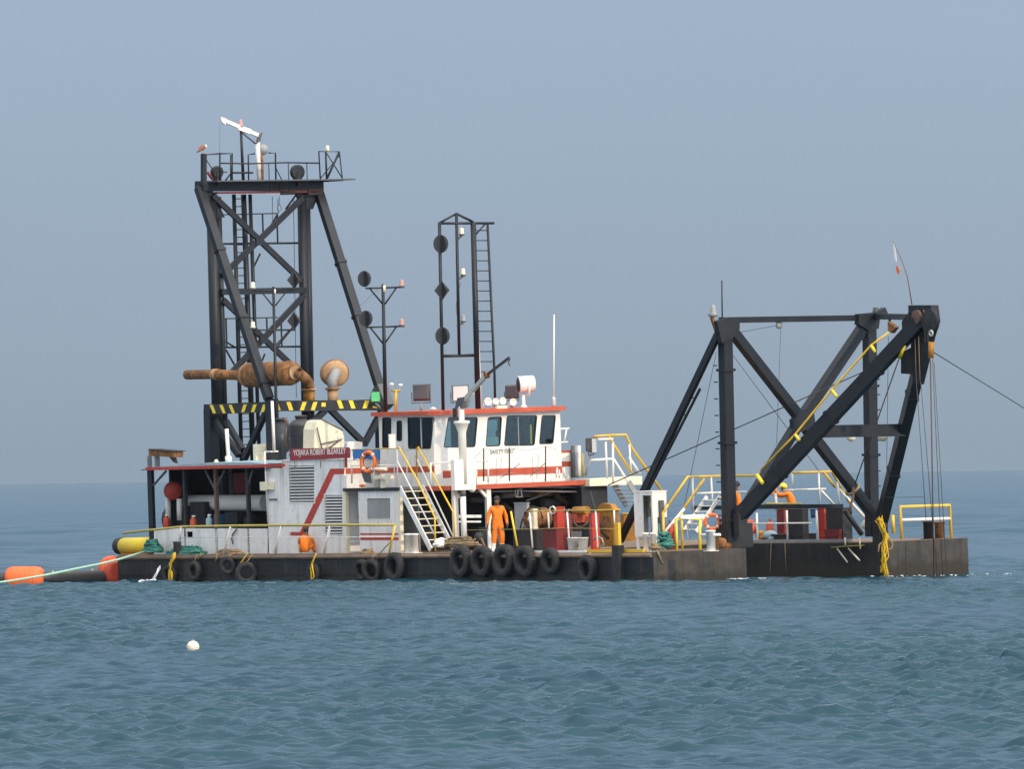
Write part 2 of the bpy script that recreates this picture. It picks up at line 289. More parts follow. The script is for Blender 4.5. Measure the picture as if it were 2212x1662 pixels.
# ------------------------------------------------------------------ the sea
def build_sea():
    rng = np.random.default_rng(5)
    rows = [-4000, -300, 0]+list(np.arange(40, 140, .4))
    d = 140.0
    while d < 22000:
        rows.append(d)
        d += .1 if d < 270 else .15 if d < 460 else (.15+(d-460)*.006 if d < 1500 else d*.012)
    rows = np.array(rows)
    half = np.maximum(np.abs(rows), 60)*.042+4.5
    band = 1+2.6*(np.linspace(0, 1, 37)[1:])**1.6              # coarser seas either side of the fine middle
    tt = np.concatenate([[-120, -20], -band[::-1], np.linspace(-1, 1, 310), band, [20, 120]]); X = half[:, None]*tt[None, :]
    X[:, 0] = -np.maximum(np.abs(rows)*1.5, 4000); X[:, -1] = -X[:, 0]
    Y = np.repeat(rows[:, None], X.shape[1], 1)
    sx = np.gradient(X, axis=1); sy = np.gradient(rows)[:, None]
    Zc = np.zeros_like(X); DX = np.zeros_like(X); DY = np.zeros_like(X)
    win = np.clip((3.55-np.abs(tt))/.4, 0, 1)[None, :]*np.clip((rows-42)/10, 0, 1)[:, None]
    nw = 120; lam = np.exp(rng.uniform(math.log(.27), math.log(3.2), nw))
    ang = R(200)+rng.normal(0, .8, nw)                # travel direction, towards the camera and a little left
    ph = rng.uniform(0, 2*math.pi, nw)
    for l, a, p in zip(lam, ang, ph):
        k = 2*math.pi/l; kx, ky = k*math.sin(a), k*math.cos(a)
        amp = SEA_SLOPE/k*(1.0 if l < .6 else (.6/l)**1.0)
        fade = np.clip(l/(abs(math.sin(a))*sx+abs(math.cos(a))*sy)/2.2-.8, 0, 1)*amp*win
        P_ = kx*X+ky*Y+p; Zc += fade*np.cos(P_); s_ = np.sin(P_)*fade*.55; DX -= s_*math.sin(a); DY -= s_*math.cos(a)
    far = np.clip((rows-430)/350, 0, 1)[:, None]*win                   # longer seas, resolved far out
    for l in np.exp(rng.uniform(math.log(3), math.log(45), 36)):
        a = R(190)+rng.normal(0, .7); k = 2*math.pi/l; kx, ky = k*math.sin(a), k*math.cos(a)
        Zc += np.clip(l/(abs(math.sin(a))*sx+abs(math.cos(a))*sy)/2.2-.8, 0, 1)*far*.03/k*(1 if l < 12 else 12/l)*np.cos(kx*X+ky*Y+rng.uniform(0, 6.28))
    g = .9+.38*np.sin(X*.11+1.3+np.sin(Y*.017)*1.5)*np.sin(Y*.031+.4)     # gusty patches
    Zc *= g; X = X+DX*g; Y = Y+DY*g
    co = np.stack([X, Y, Zc], -1).reshape(-1, 3).astype(np.float32)
    nr, ncol = X.shape; i = np.arange(nr*ncol).reshape(nr, ncol)
    fc = np.stack([i[:-1, :-1], i[:-1, 1:], i[1:, 1:], i[1:, :-1]], -1).reshape(-1, 4).astype(np.int32)
    me = bpy.data.meshes.new('sea'); me.vertices.add(len(co)); me.vertices.foreach_set('co', co.ravel())
    me.loops.add(fc.size); me.loops.foreach_set('vertex_index', fc.ravel()); me.polygons.add(len(fc))
    me.polygons.foreach_set('loop_start', np.arange(0, fc.size, 4, dtype=np.int32)); me.polygons.foreach_set('loop_total', np.full(len(fc), 4, np.int32))
    me.polygons.foreach_set('use_smooth', np.ones(len(fc), bool)); me.update(calc_edges=True)
    o = bpy.data.objects.new('sea', me); COL.objects.link(o); o['kind'] = 'structure'
    o['label'] = 'choppy blue grey sea reaching to the horizon'
    mt, t, b = newmat('sea_water'); N = t.nodes.new; L = t.links.new
    geo = N('ShaderNodeNewGeometry')
    n0 = N('ShaderNodeTexNoise'); n0.inputs['Scale'].default_value = .035; n0.inputs['Detail'].default_value = 3; L(geo.outputs['Position'], n0.inputs['Vector'])
    cr = N('ShaderNodeMapRange'); cr.inputs[1].default_value = .4; cr.inputs[2].default_value = .65; L(n0.outputs[0], cr.inputs[0])
    mx = N('ShaderNodeMix'); mx.data_type = 'RGBA'; mx.inputs[6].default_value = SEA_A; mx.inputs[7].default_value = SEA_B; L(cr.outputs[0], mx.inputs[0]); L(mx.outputs[2], b.inputs['Base Color'])
    b.inputs['Roughness'].default_value = .9; b.inputs['Specular IOR Level'].default_value = 0
    nb = N('ShaderNodeTexNoise'); nb.inputs['Scale'].default_value = 6.0; nb.inputs['Detail'].default_value = 5; nb.inputs['Roughness'].default_value = .6; L(geo.outputs['Position'], nb.inputs['Vector'])
    bp = N('ShaderNodeBump'); bp.inputs['Strength'].default_value = .18; bp.inputs['Distance'].default_value = .05; L(nb.outputs[0], bp.inputs['Height'])
    L(bp.outputs[0], b.inputs['Normal'])
    gl = N('ShaderNodeBsdfGlossy'); gl.inputs['Roughness'].default_value = .1; gl.inputs[0].default_value = (.88, .96, 1, 1); L(bp.outputs[0], gl.inputs['Normal'])
    fr = N('ShaderNodeFresnel'); fr.inputs[0].default_value = 1.33; L(bp.outputs[0], fr.inputs['Normal'])
    ml = N('ShaderNodeMath'); ml.operation = 'MULTIPLY'; ml.inputs[1].default_value = SEA_REF; L(fr.outputs[0], ml.inputs[0])      # wave shadowing keeps a ruffled sea from mirroring fully
    ms = N('ShaderNodeMixShader'); L(ml.outputs[0], ms.inputs[0]); L(b.outputs[0], ms.inputs[1]); L(gl.outputs[0], ms.inputs[2]); L(ms.outputs[0], t.nodes['Material Output'].inputs[0])
    me.materials.append(mt)
SEA_SLOPE = .078; SEA_REF = .66; SEA_A = (.006, .037, .062, 1); SEA_B = (.008, .044, .063, 1)
build_sea()

# ------------------------------------------------------------------ the dredger: hull and houses
def PW(w, *ps): return [W(p, w) for p in ps]
def PU(u, *ps): return [U(p, u) for p in ps]
WD, WW = 1.0, 2.2
DR = thing('dredger', 'black and white cutter suction dredger with two dark lattice frames, afloat', 'dredger', (-16.4, 6.65, 0))
out = [(-32.85, 0), (0, 0), (0, 3.88), (-9, 3.88), (-9, 9.4), (0, 9.4), (0, 13.28), (-32.85, 13.28)]
hull = part(DR, 'hull', MB().prism([(a, b, -1.3) for a, b in out], (0, 0, 2.27)), 'hull')
ins = [(-32.83, .02), (-.02, .02), (-.02, 3.86), (-9.02, 3.86), (-9.02, 9.42), (-.02, 9.42), (-.02, 13.26), (-32.83, 13.26)]
part(hull, 'deck_plate', MB().prism([(a, b, .9705) for a, b in ins], (0, 0, .03)), 'deck')
part(hull, 'bow_plate', MB().box((.001, .004, -1.2), (.02, 3.87, 1.0)), 'bowplate', 'weathered grey bow plate of the near pontoon')
part(hull, 'bow_plate', MB().box((.001, 9.41, -1.2), (.02, 13.27, 1.0)), 'bowplate', 'weathered grey bow plate of the far pontoon')
part(hull, 'rubbing_strip', MB().pipe([(-32.8, -.03, .9), (-.02, -.03, .9)], .075, 10), 'deck')
part(hull, 'rubbing_strip', MB().box((-32.8, -.035, .28), (-.3, -.001, .36)), 'hull')
for x in np.arange(-31.2, -.5, 2.45): part(hull, 'plate_seam', MB().box((x, -.012, -.6), (x+.05, -.001, .82)), 'hull')
for y in (1.2, 2.5): part(hull, 'plate_seam', MB().box((.0205, y, -.6), (.03, y+.05, .95)), 'bowplate')
for y in (10.6, 11.9): part(hull, 'plate_seam', MB().box((.0205, y, -.6), (.03, y+.05, .95)), 'bowplate')
a = W(q('I', 755, 760), -.12); b = W(q('I', 828, 1000), -.12)
part(hull, 'fender_post', MB().box((a.x, -.24, -.8), (b.x, -.002, 1.25)), 'hull')
part(hull, 'fender_post', MB().box((a.x+.12, -.16, 1.25), (a.x+.3, -.05, W(q('I', 790, 725), -.1).z)), 'yellow', 'yellow top of the fender post')
part(hull, 'deck_kerb', MB().box((W(q('I', 500, 990), .1).x, .06, 1.0005), (W(q('I', 1050, 990), .1).x, .2, 1.1)), 'yellow', 'yellow kerb beam on the deck edge')
part(hull, 'deck_kerb', MB().box((W(q('G', 1860, 915), .1).x, .06, 1.0005), (W(q('I', 480, 985), .1).x, .16, 1.08)), 'greywhite')
part(hull, 'deck_kerb', MB().box((-8.8, 9.43, 1.0005), (-1.6, 9.55, 1.1)), 'grey')

# engine bay under a canopy at the stern
uA = W((318, 1100), WD).x; uB = W(q('D', 1492, 600), WD).x; zR = W(q('D', 330, 372), WD).z
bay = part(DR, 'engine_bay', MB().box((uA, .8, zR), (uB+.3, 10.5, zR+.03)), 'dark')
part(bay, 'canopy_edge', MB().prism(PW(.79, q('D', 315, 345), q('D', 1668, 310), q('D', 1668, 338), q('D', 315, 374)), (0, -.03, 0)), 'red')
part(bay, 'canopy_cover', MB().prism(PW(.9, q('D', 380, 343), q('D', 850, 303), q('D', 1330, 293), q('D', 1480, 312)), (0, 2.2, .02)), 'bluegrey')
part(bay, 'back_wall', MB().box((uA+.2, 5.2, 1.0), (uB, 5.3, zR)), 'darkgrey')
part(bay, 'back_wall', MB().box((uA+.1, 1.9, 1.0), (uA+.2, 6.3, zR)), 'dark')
for x0, x1, mt in ((330, 372, 'steel'), (672, 690, 'dark'), (975, 995, 'wireB'), (1285, 1305, 'dark')):
    a, b = W(q('D', x0, 600), WD), W(q('D', x1, 600), WD); part(bay, 'post', MB().box((a.x, WD, 1.0), (b.x, WD+.12, zR)), mt)
for p0, p1 in (((985, 560), (890, 372)), ((990, 560), (1080, 372)), ((1300, 560), (1350, 372)), ((385, 520), (510, 380))):
    part(bay, 'bracket', MB().beam(W(q('D', *p0), WD+.06), W(q('D', *p1), WD+.06), .06), 'darkgrey')
part(bay, 'bulwark', MB().holed(PW(WD, q('D', 392, 938), q('D', 1492, 940), q('D', 1492, 1194), q('D', 392, 1194)), [PW(WD, q('D', 710, 970), q('D', 766, 970), q('D', 766, 1026), q('D', 710, 1026))], (0, .04, 0)), 'greywhite')
for x in (620, 1000, 1240): a = W(q('D', x, 1060), WD); part(bay, 'plate_seam', MB().box((a.x, WD-.012, 1.02), (a.x+.03, WD-.001, W(q('D', x, 950), WD).z)), 'greywhite')
a = W(q('D', 700, 690), 2.6); b = W(q('D', 1480, 690), 2.6)
part(bay, 'discharge_pipe', MB().pipe([a, b], .29, 18), 'cleanwhite')
part(bay, 'pipe_flange', MB().pipe([a+V((.02, 0, 0)), a+V((.16, 0, 0))], .36, 16), 'darkgrey')
part(bay, 'pump_casing', MB().pipe([a+V((-2.3, 1.0, -.6)), a+V((-.6, 1.0, -.6))], .55, 14), 'dark')
c = W(q('D', 577, 572), 1.7)
part(bay, 'valve_disc', MB().lathe(c, S3 @ V((.1, -1, 0)), [(.1, -.2), (.33, -.16), (.33, .0), (.28, .05), (.08, .07)], 24), 'red')
for x in (528, 638): part(bay, 'standpipe', MB().pipe([W(q('D', x, 650), 1.8), W(q('D', x+4, 860), 1.8)], .1, 10), 'cleanwhite')
part(bay, 'panel', MB().box(W(q('D', 1160, 400), 3.0), W(q('D', 1330, 600), 3.2)), 'darkred')
part(bay, 'panel', MB().box(W(q('D', 1000, 430), 3.3), W(q('D', 1108, 612), 3.5)), 'darkgrey')
part(bay, 'standpipe', MB().box(W(q('D', 1118, 350), 3.1), W(q('D', 1158, 612), 3.25)), 'grey')
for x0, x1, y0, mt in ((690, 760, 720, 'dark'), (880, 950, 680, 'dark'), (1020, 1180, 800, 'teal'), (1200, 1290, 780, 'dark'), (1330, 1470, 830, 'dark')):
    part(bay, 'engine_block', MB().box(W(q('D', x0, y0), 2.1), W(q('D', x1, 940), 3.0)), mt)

# deckhouse
uC = W(q('T', 783, 1000), WD).x; zD = W(q('T', 500, 660), WD).z
def rectW(k, x0, y0, x1, y1, w): return PW(w, q(k, x0, y0), q(k, x1, y0), q(k, x1, y1), q(k, x0, y1))
LV = [('D', 1705, 328, 1952, 682, 12), ('T', 605, 982, 768, 1345, 13)]
dh = part(DR, 'deckhouse', MB().holed([(uB, WD, 1.0), (uC, WD, 1.0), (uC, WD, zD), (uB+1.0, WD, zD), (uB+1.0, WD, zR), (uB, WD, zR)], [rectW(k, a_, b_, c_, d_, WD) for k, a_, b_, c_, d_, n in LV], (0, .06, 0)), 'greywhite')
part(dh, 'front_wall', MB().box((uC-.06, WD+.0605, 1.0), (uC, 9.5, zD)), 'white')
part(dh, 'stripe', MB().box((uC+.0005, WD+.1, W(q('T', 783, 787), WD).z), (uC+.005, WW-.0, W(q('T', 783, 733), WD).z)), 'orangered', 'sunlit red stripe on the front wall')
part(dh, 'aft_wall', MB().box((uB, WD+.0605, 1.0), (uB+.06, 9.5, zR)), 'greywhite')
part(dh, 'roof', MB().box((uB+1.0, WD-.03, zD+.0005), (uC+.04, 9.5, zD+.05)), 'greywhite')
for k, x0, y0, x1, y1, n in LV:
    p = rectW(k, x0, y0, x1, y1, WD); part(dh, 'louvre_backing', MB().prism([x+V((0, .055, 0)) for x in p], (0, .02, 0)), 'dark')
    for i in range(n):
        zt = p[0].z+(p[3].z-p[0].z)*(i+.12)/n; h = abs(p[3].z-p[0].z)/n
        part(dh, 'louvre_slat', MB().prism([(p[0].x+.01, WD+.045, zt), (p[0].x+.01, WD-.02, zt-h*.52), (p[0].x+.01, WD-.012, zt-h*.56), (p[0].x+.01, WD+.053, zt-.04*h)], (p[1].x-p[0].x-.02, 0, 0)), 'louvre')
    o = [p[0]+V((-.05, -.012, .05)), p[1]+V((.05, -.012, .05)), p[2]+V((.05, -.012, -.05)), p[3]+V((-.05, -.012, -.05))]
    part(dh, 'louvre_frame', MB().holed(o, [[x+V((0, -.012, 0)) for x in p]], (0, .011, 0)), 'greywhite')
for k, x in (('D', 1690), ('T', 266)): a = W(q(k, x, 800), WD); part(dh, 'plate_seam', MB().box((a.x-.015, WD-.01, 1.02), (a.x+.015, WD-.001, zR if k == 'D' else zD-.02)), 'greywhite')
S = MB().prism(PW(WD-.002, q('T', 275, 1325), q('T', 372, 1325), q('T', 655, 735), q('T', 783, 733), q('T', 783, 785), q('T', 690, 787), q('T', 420, 1357), q('T', 275, 1357)), (0, -.004, 0))
part(dh, 'stripe', S, 'red', 'red painted stripe running up the side wall')
part(dh, 'corner_post', MB().box((uC-.02, WD-.03, 1.0), (uC+.12, WD+.1, W(q('T', 800, 930), WD).z)), 'cream')
part(dh, 'door_handle', MB().box(W(q('D', 1510, 650), WD-.03), W(q('D', 1592, 664), WD-.001)), 'darkgrey')
part(dh, 'grab_rail', MB().pipe(PW(WD-.08, q('D', 1468, 190), q('D', 1480, 480), q('D', 1500, 880)), .03), 'white')
part(dh, 'junction_box', MB().box(W(q('D', 1442, 485), WD-.1), W(q('D', 1472, 570), WD-.2)), 'cream')
part(dh, 'junction_box', MB().box(W(q('D', 1480, 490), WD-.02), W(q('D', 1535, 560), WD-.14)), 'cream')

# side panel of the covered passage, gallery deck and upper deck
zU = W(q('E', 700, 1148), WD).z; zU = 3.22
c0, c1 = W(q('G', 175, 700), WD).x, W(q('G', 563, 700), WD).x
UF = W((938, 960), WW).x+.17; UDF = W((975, 1052), WW).x; wWF = U((1210, 900), UF).y
win = rectW('G', 243, 418, 487, 634, WD)
sp = part(DR, 'passage_wall', MB().holed([(c0, WD, 1.0), (c1, WD, 1.0), (c1, WD, zU-.04), (c0, WD, zU-.04)], [rnd(win, .04)], (0, .1, 0)), 'greywhite')
window(sp, win, NS, .05, .05, 'cleanwhite', 'grey')
part(sp, 'inner_wall', MB().box((c0-.3, WD+.9, 1.0), (c1-.1, WD+.95, zU-.05)), 'grey')
for y0, y1 in ((765, 781), (805, 832)): part(sp, 'stripe', MB().prism(rectW('G', 186, y0, 562, y1, WD-.002), (0, -.004, 0)), 'red')
part(sp, 'corner_post', MB().box((c1-.03, WD-.02, 1.0), (c1+.1, WD+.12, zU-.04)), 'cream')
part(sp, 'lintel', MB().box((uC, WD, W(q('T', 850, 925), WD).z), (c0, WD+.1, zU-.04)), 'greywhite')
part(sp, 'yellow_panel', MB().box(W(q('T', 825, 990), 1.6), W(q('T', 915, 1080), 1.7)), 'dullyellow')
ud = part(DR, 'upper_deck', MB().prism([(uC, WD-.02, zU-.04), (c1+.15, WD-.02, zU-.04), (c1+.15, WW-.1, zU-.04), (UDF, WW-.1, zU-.04), (UDF, 8.45, zU-.04), (uC, 8.45, zU-.04)], (0, 0, .08)), 'darkgrey')
part(ud, 'edge_strip', MB().box((c1+.15, WW-.13, zU-.1), (UDF+.03, WW-.1005, zU+.06)), 'orangered')
part(ud, 'edge_strip', MB().box((UDF+.0005, WW-.1, zU-.1), (UDF+.03, 8.45, zU+.06)), 'orangered')
part(ud, 'edge_strip', MB().box((uC, WD-.05, zU-.06), (c1+.15, WD-.0205, zU+.05)), 'dark')
uP = UDF-.12
for x in (1110, 1432):
    a = U(q('G', x, 600), uP); part(ud, 'post', MB().box((uP-.07, a.y-.09, 1.0), (uP+.07, a.y+.09, zU-.04)), 'cleanwhite')
for p0, p1 in (((1218, 305), (1112, 432)), ((1318, 305), (1428, 432))): part(ud, 'brace', MB().beam(U(q('G', *p0), uP), U(q('G', *p1), uP), .1), 'cleanwhite')
for y in (600, 652): part(ud, 'crossbar', MB().beam(U(q('G', 1130, y), uP-.1), U(q('G', 1355, y), uP-.1), .1 if y == 600 else .06), 'white')
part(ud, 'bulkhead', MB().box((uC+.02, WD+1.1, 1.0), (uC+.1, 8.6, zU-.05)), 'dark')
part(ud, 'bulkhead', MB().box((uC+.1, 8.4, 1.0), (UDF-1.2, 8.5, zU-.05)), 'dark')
for y, r in ((1205, .03), (1165, .04)): part(ud, 'conduit', MB().pipe(PU(UDF-.3, q('E', 1290, y+12), q('E', 1700, y), q('I', 405, 425 if y == 1205 else 380)), r, 6), 'grey')
part(ud, 'cable_loop', MB().pipe(PU(UDF-.2, q('E', 1760, 1185), q('E', 1690, 1200), q('E', 1700, 1265), q('E', 1760, 1265), q('E', 1745, 1195), q('E', 1720, 1190), q('E', 1715, 1260)), .022, 6), 'grey')

# wheelhouse
zW = W(q('E', 800, 470), WW).z; uWA = W(q('E', 366, 600), WW).x; uSC = UF-.2
sideW = [[(400, 490), (487, 490), (487, 792), (400, 792)], [(540, 520), (592, 520), (592, 722), (540, 722)], [(645, 490), (903, 490), (872, 797), (652, 797)]]
frW = [[(1038, 487), (1328, 487), (1303, 780), (995, 785)], [(1425, 487), (1562, 480), (1546, 770), (1402, 775)], [(1610, 472), (1906, 468), (1880, 764), (1582, 768)], [(1950, 468), (2087, 466), (2062, 748), (1922, 752)]]
SW = [PW(WW, *[q('E', *p) for p in w_]) for w_ in sideW]; FWn = [PU(UF, *[q('E', *p) for p in w_]) for w_ in frW]
wh = part(DR, 'wheelhouse', MB().holed([(uWA, WW, zU), (uSC, WW, zU), (uSC, WW, zW), (uWA, WW, zW)], [rnd(w_, .1) for w_ in SW], (0, .06, 0)), 'white')
part(wh, 'front_wall', MB().holed([(UF, WW+.2, zU), (UF, wWF, zU), (UF, wWF, zW), (UF, WW+.2, zW)], [rnd(w_, .1) for w_ in FWn], (-.06, 0, 0)), 'cleanwhite')
part(wh, 'corner_panel', MB().prism([(uSC+.001, WW, zU), (UF, WW+.199, zU), (UF-.06, WW+.25, zU), (uSC, WW+.06, zU)], (0, 0, zW-zU)), 'cleanwhite')
aw = [[(uWA, a_, 4.25), (uWA, b_, 4.25), (uWA, b_, 5.5), (uWA, a_, 5.5)] for a_, b_ in ((2.7, 4.1), (4.5, 5.7), (6.1, 7.3))]
fw_ = [[(a_, wWF, 4.2), (b_, wWF, 4.2), (b_, wWF, 5.5), (a_, wWF, 5.5)] for a_, b_ in ((-19.1, -17.9), (-17.6, -16.1))]
part(wh, 'aft_wall', MB().holed([(uWA, WW+.061, zU), (uWA, wWF, zU), (uWA, wWF, zW), (uWA, WW+.061, zW)], aw, (.06, 0, 0)), 'grey')
part(wh, 'far_wall', MB().holed([(uWA+.061, wWF, zU), (UF-.061, wWF, zU), (UF-.061, wWF, zW), (uWA+.061, wWF, zW)], fw_, (0, -.06, 0)), 'grey')
for w_ in SW: window(wh, w_, NS, .1, .035)
for w_ in FWn: window(wh, w_, NB, .1, .035)
for w_ in aw: window(wh, [V(p) for p in w_], V((-1, 0, 0)), .1, .04)
for w_ in fw_: window(wh, [V(p) for p in w_], V((0, 1, 0)), .1, .04)
a = W(q('E', 770, 640), WW-.0); part(wh, 'window_bar', MB().box((a.x, WW+.01, SW[2][2].z), (a.x+.035, WW+.03, SW[2][0].z)), 'greywhite')
a = U(q('E', 1722, 640), UF); part(wh, 'window_bar', MB().box((UF-.03, a.y, FWn[2][2].z), (UF-.01, a.y+.035, FWn[2][0].z)), 'grey')
part(wh, 'door_edge', MB().box((W(q('E', 500, 600), WW).x, WW-.012, zU+.1), (W(q('E', 512, 600), WW).x, WW-.001, zW-.05)), 'greywhite')
part(wh, 'door_edge', MB().box((W(q('E', 622, 600), WW).x, WW-.012, zU+.1), (W(q('E', 634, 600), WW).x, WW-.001, zW-.05)), 'greywhite')
ov = .05
roof = part(wh, 'roof', MB().prism([(uWA-ov-.1, WW-.22, zW), (uSC, WW-.22, zW), (UF+.25, WW+.05, zW), (UF+.25, wWF+.07, zW), (uWA-ov-.1, wWF+.07, zW)], (0, 0, .14)), 'orangered', 'orange red roof slab')
part(wh, 'stripe', MB().prism(PW(WW-.002, q('E', 330, 985), q('E', 905, 962), q('E', 905, 1024), q('E', 330, 1032)), (0, -.004, 0)), 'orangered')
part(wh, 'stripe', MB().prism([(UF+.001, WW+.2, FWn[0][2].z-.78), (UF+.001, wWF, FWn[0][2].z-.78), (UF+.001, wWF, FWn[0][2].z-1.03), (UF+.001, WW+.2, FWn[0][2].z-1.03)], (.004, 0, 0)), 'orangered')
a = U(q('E', 1445, 850), UF); b = U(q('E', 1685, 845), UF)
text(wh, 'lettering', 'SAFETY FIRST', a+V((.004, 0, 0)), (0, 1, 0), (0, 0, 1), b.y-a.y, .155, 'black', .25)
part(wh, 'floor', MB().box((uWA+.07, WW+.07, zU+.045), (UF-.07, wWF-.07, zU+.06)), 'dark')
part(wh, 'control_console', MB().box((UF-.75, WW+.5, zU+.06), (UF-.15, wWF-.3, zU+.95)), 'dark')
part(wh, 'helm_seat', MB().box((UF-1.7, 4.6, zU+.4), (UF-1.2, 5.1, zU+.55)).box((UF-1.75, 4.6, zU+.55), (UF-1.65, 5.1, zU+1.25)), 'dark')
part(wh, 'curtain', MB().box((uWA+.08, 5.2, zU+.9), (uWA+.12, 6.4, zW-.1)), 'dark')
a = U(q('E', 1840, 560), UF-.12); b = U(q('E', 1848, 750), UF-.12); part(wh, 'pillar', MB().box((UF-.14, a.y-.03, b.z), (UF-.1, a.y+.03, a.z)), 'brightyellow')
part(wh, 'notice_board', MB().box(U(q('E', 1405, 685), UF-.03), U(q('E', 1525, 775), UF-.07)), 'bluegrey')

# stairs from the gallery to the main deck
def stairs(par, top, bot, side, n, sw=.16, tmat='white', smat='greywhite', name='stairs'):
    top, bot, side = V(top), V(bot), V(side)
    st = part(par, name, MB().beam(top, bot, .05, sw), smat)
    part(st, 'stringer', MB().beam(top+side, bot+side, .05, sw), smat)
    run = V((bot.x-top.x, bot.y-top.y, 0)).normalized()
    for i in range(n):
        c = lerp(top, bot, (i+.6)/n); part(st, 'tread', MB().prism([c-run*.11+V((0, 0, -.015)), c+run*.11+V((0, 0, -.015)), c+run*.11+side+V((0, 0, -.015)), c-run*.11+side+V((0, 0, -.015))], (0, 0, .03)), tmat)
    return st
st = stairs(DR, W(q('G', 566, 320), WD), W(q('G', 872, 925), WD), V((0, .95, 0)), 9, .2, 'cream')
def pipes(par, name, mat, r, *lines, n=6):
    return [part(par, name, MB().pipe(l, r, n), mat) for l in lines]
W2 = WD+.95
pipes(st, 'handrail', 'yellow', .032, PW(WD, q('E', 548, 790), q('E', 560, 780), q('E', 745, 1110), q('G', 910, 610), q('G', 915, 935)), PW(W2, q('E', 733, 1090), q('E', 733, 790), q('E', 748, 778), q('E', 1100, 1432), q('G', 1105, 835)))
pipes(st, 'mid_rail', 'cleanwhite', .028, PW(WD, q('E', 550, 925), q('G', 905, 775)), PW(W2, q('E', 740, 900), q('G', 1090, 800)))
pipes(st, 'post', 'cleanwhite', .03, PW(WD, q('E', 545, 790), q('E', 548, 1150)))

# side railing along the near deck edge
rl = part(DR, 'side_railing', MB().pipe(PW(.15, q('D', 95, 985), q('D', 330, 958), q('D', 670, 922), q('D', 1200, 913), q('D', 2212, 905), q('G', 528, 684)), .042, 8), 'dullyellow')
for p0, p1 in (((662, 925), (640, 1052)), ((1140, 922), (1072, 1192)), ((1632, 918), (1566, 1192)), ((2106, 912), (2042, 1192))):
    part(rl, 'post', MB().pipe([W(q('D', *p0), .15), W(q('D', *p1), .15)], .05, 8), 'cleanwhite')
part(rl, 'mid_rail', MB().pipe(PW(.15, q('D', 640, 1030), q('D', 1300, 1020), q('D', 2212, 1025), q('G', 500, 800)), .014, 5), 'white')
part(rl, 'post', MB().pipe(PW(.15, q('G', 525, 684), q('G', 466, 955)), .04, 6), 'brightyellow')
# gallery railing
gr = part(DR, 'gallery_railing', MB().pipe(PW(WD, q('E', 40, 806), q('E', 300, 798), q('E', 545, 792)), .022), 'dullyellow')
for x in (100, 312): part(gr, 'post', MB().pipe(PW(WD, q('E', x, 800), q('E', x+3, 1132)), .03), 'cleanwhite')
part(gr, 'mid_rail', MB().pipe(PW(WD, q('E', 90, 960), q('E', 545, 955)), .016, 5), 'white')
# upper deck front railing
ur = part(DR, 'upper_railing', MB().pipe(PU(UDF-.05, q('E', 880, 935), q('E', 1430, 912)), .022), 'white')
for x, y in ((870, 930), (1430, 912)): part(ur, 'post', MB().pipe(PU(UDF-.05, q('E', x, y), q('E', x, y+215)), .028), 'cleanwhite')
for x in (1385, 1635, 1987): part(ur, 'post', MB().pipe(PU(UDF-.05, q('E', x, 790 if x < 1900 else 772), q('E', x, 1112)), .024), 'black')
for ys in ((905, 790, 830, 785, 815, 774, 800), (985, 1020, 1060, 1030, 1050, 1020, 1040)):
    part(ur, 'rope', MB().pipe(PU(UDF-.05, *[q('E', x, y) for x, y in zip((1280, 1385, 1510, 1635, 1800, 1987, 2090), ys)]), .009, 5), 'grey')
for p in (((1560, 870), (1545, 1080)), ((1920, 850), (1900, 1090))): part(ur, 'stay', MB().pipe(PU(UDF-.1, *[q('E', *x) for x in p]), .01, 5), 'grey')
for p in (((1560, 1070), (1740, 940)), ((1840, 1060), (1990, 930))): part(ur, 'stay', MB().pipe(PU(UDF-.1, *[q('E', *x) for x in p]), .015, 5), 'darkgrey')
# forward side deck railing by the winches
fr = part(DR, 'winch_railing', MB().pipe(PW(.25, q('G', 1800, 552), q('I', 5, 612), q('I', 400, 606), q('I', 750, 600)), .018), 'dullyellow')
for k, x, x2, y0, y1 in (('G', 1832, 1860, 560, 905), ('G', 2012, 2020, 560, 720), ('I', 300, 325, 620, 960), ('I', 578, 598, 612, 970), ('I', 757, 760, 605, 740)):
    part(fr, 'post', MB().pipe(PW(.25, q(k, x, y0), q(k, x2, y1)), .03), 'cleanwhite')
part(fr, 'mid_rail', MB().pipe(PW(.25, q('G', 1230, 735), q('G', 2200, 715), q('I', 760, 785)), .01, 5), 'dullyellow')
part(fr, 'post', MB().pipe(PW(.25, q('G', 1650, 552), q('G', 1712, 890)), .035), 'brightyellow')

# ------------------------------------------------------------------ spud tower at the stern
UT, WN, UFr = -32.75, 3.5, W((583, 940), 3.5).x
def T_(p): return U(p, UT)
tw = part(DR, 'spud_tower', MB().beam(T_((430, 402)), T_((690, 402)), .55, .36), 'tower')
part(tw, 'platform', MB().prism([T_((440, 394))+V((-.5, 0, 0)), T_((440, 394))+V((.9, 0, 0)), T_((738, 390))+V((.9, 0, 0)), T_((738, 390))+V((-.5, 0, 0))], (0, 0, .05)), 'darkgrey')
part(tw, 'toe_plate', MB().prism([T_((460, 415)), T_((690, 412)), T_((690, 416)), T_((460, 419))], (.3, 0, 0)), 'darkred')
for x in (595, 655): part(tw, 'hanger', MB().box(T_((x, 400))+V((.28, 0, 0)), T_((x+32, 421))+V((.3, 0, 0))), 'dark')
for x0, x1, r in ((457, 473, .2), (471, 489, .11), (652, 664, .17), (663, 675, .12)):
    part(tw, 'leg', MB().pipe([T_((x0, 425)), T_((x1, 1030))], r, 12), 'tower')
part(tw, 'gusset', MB().prism([T_((426, 400)), T_((448, 396)), T_((482, 470)), T_((462, 470))], (.12, 0, 0)), 'tower')
part(tw, 'gusset', MB().prism([T_((634, 412)), T_((690, 410)), T_((672, 452)), T_((650, 452))], (.12, 0, 0)), 'tower')
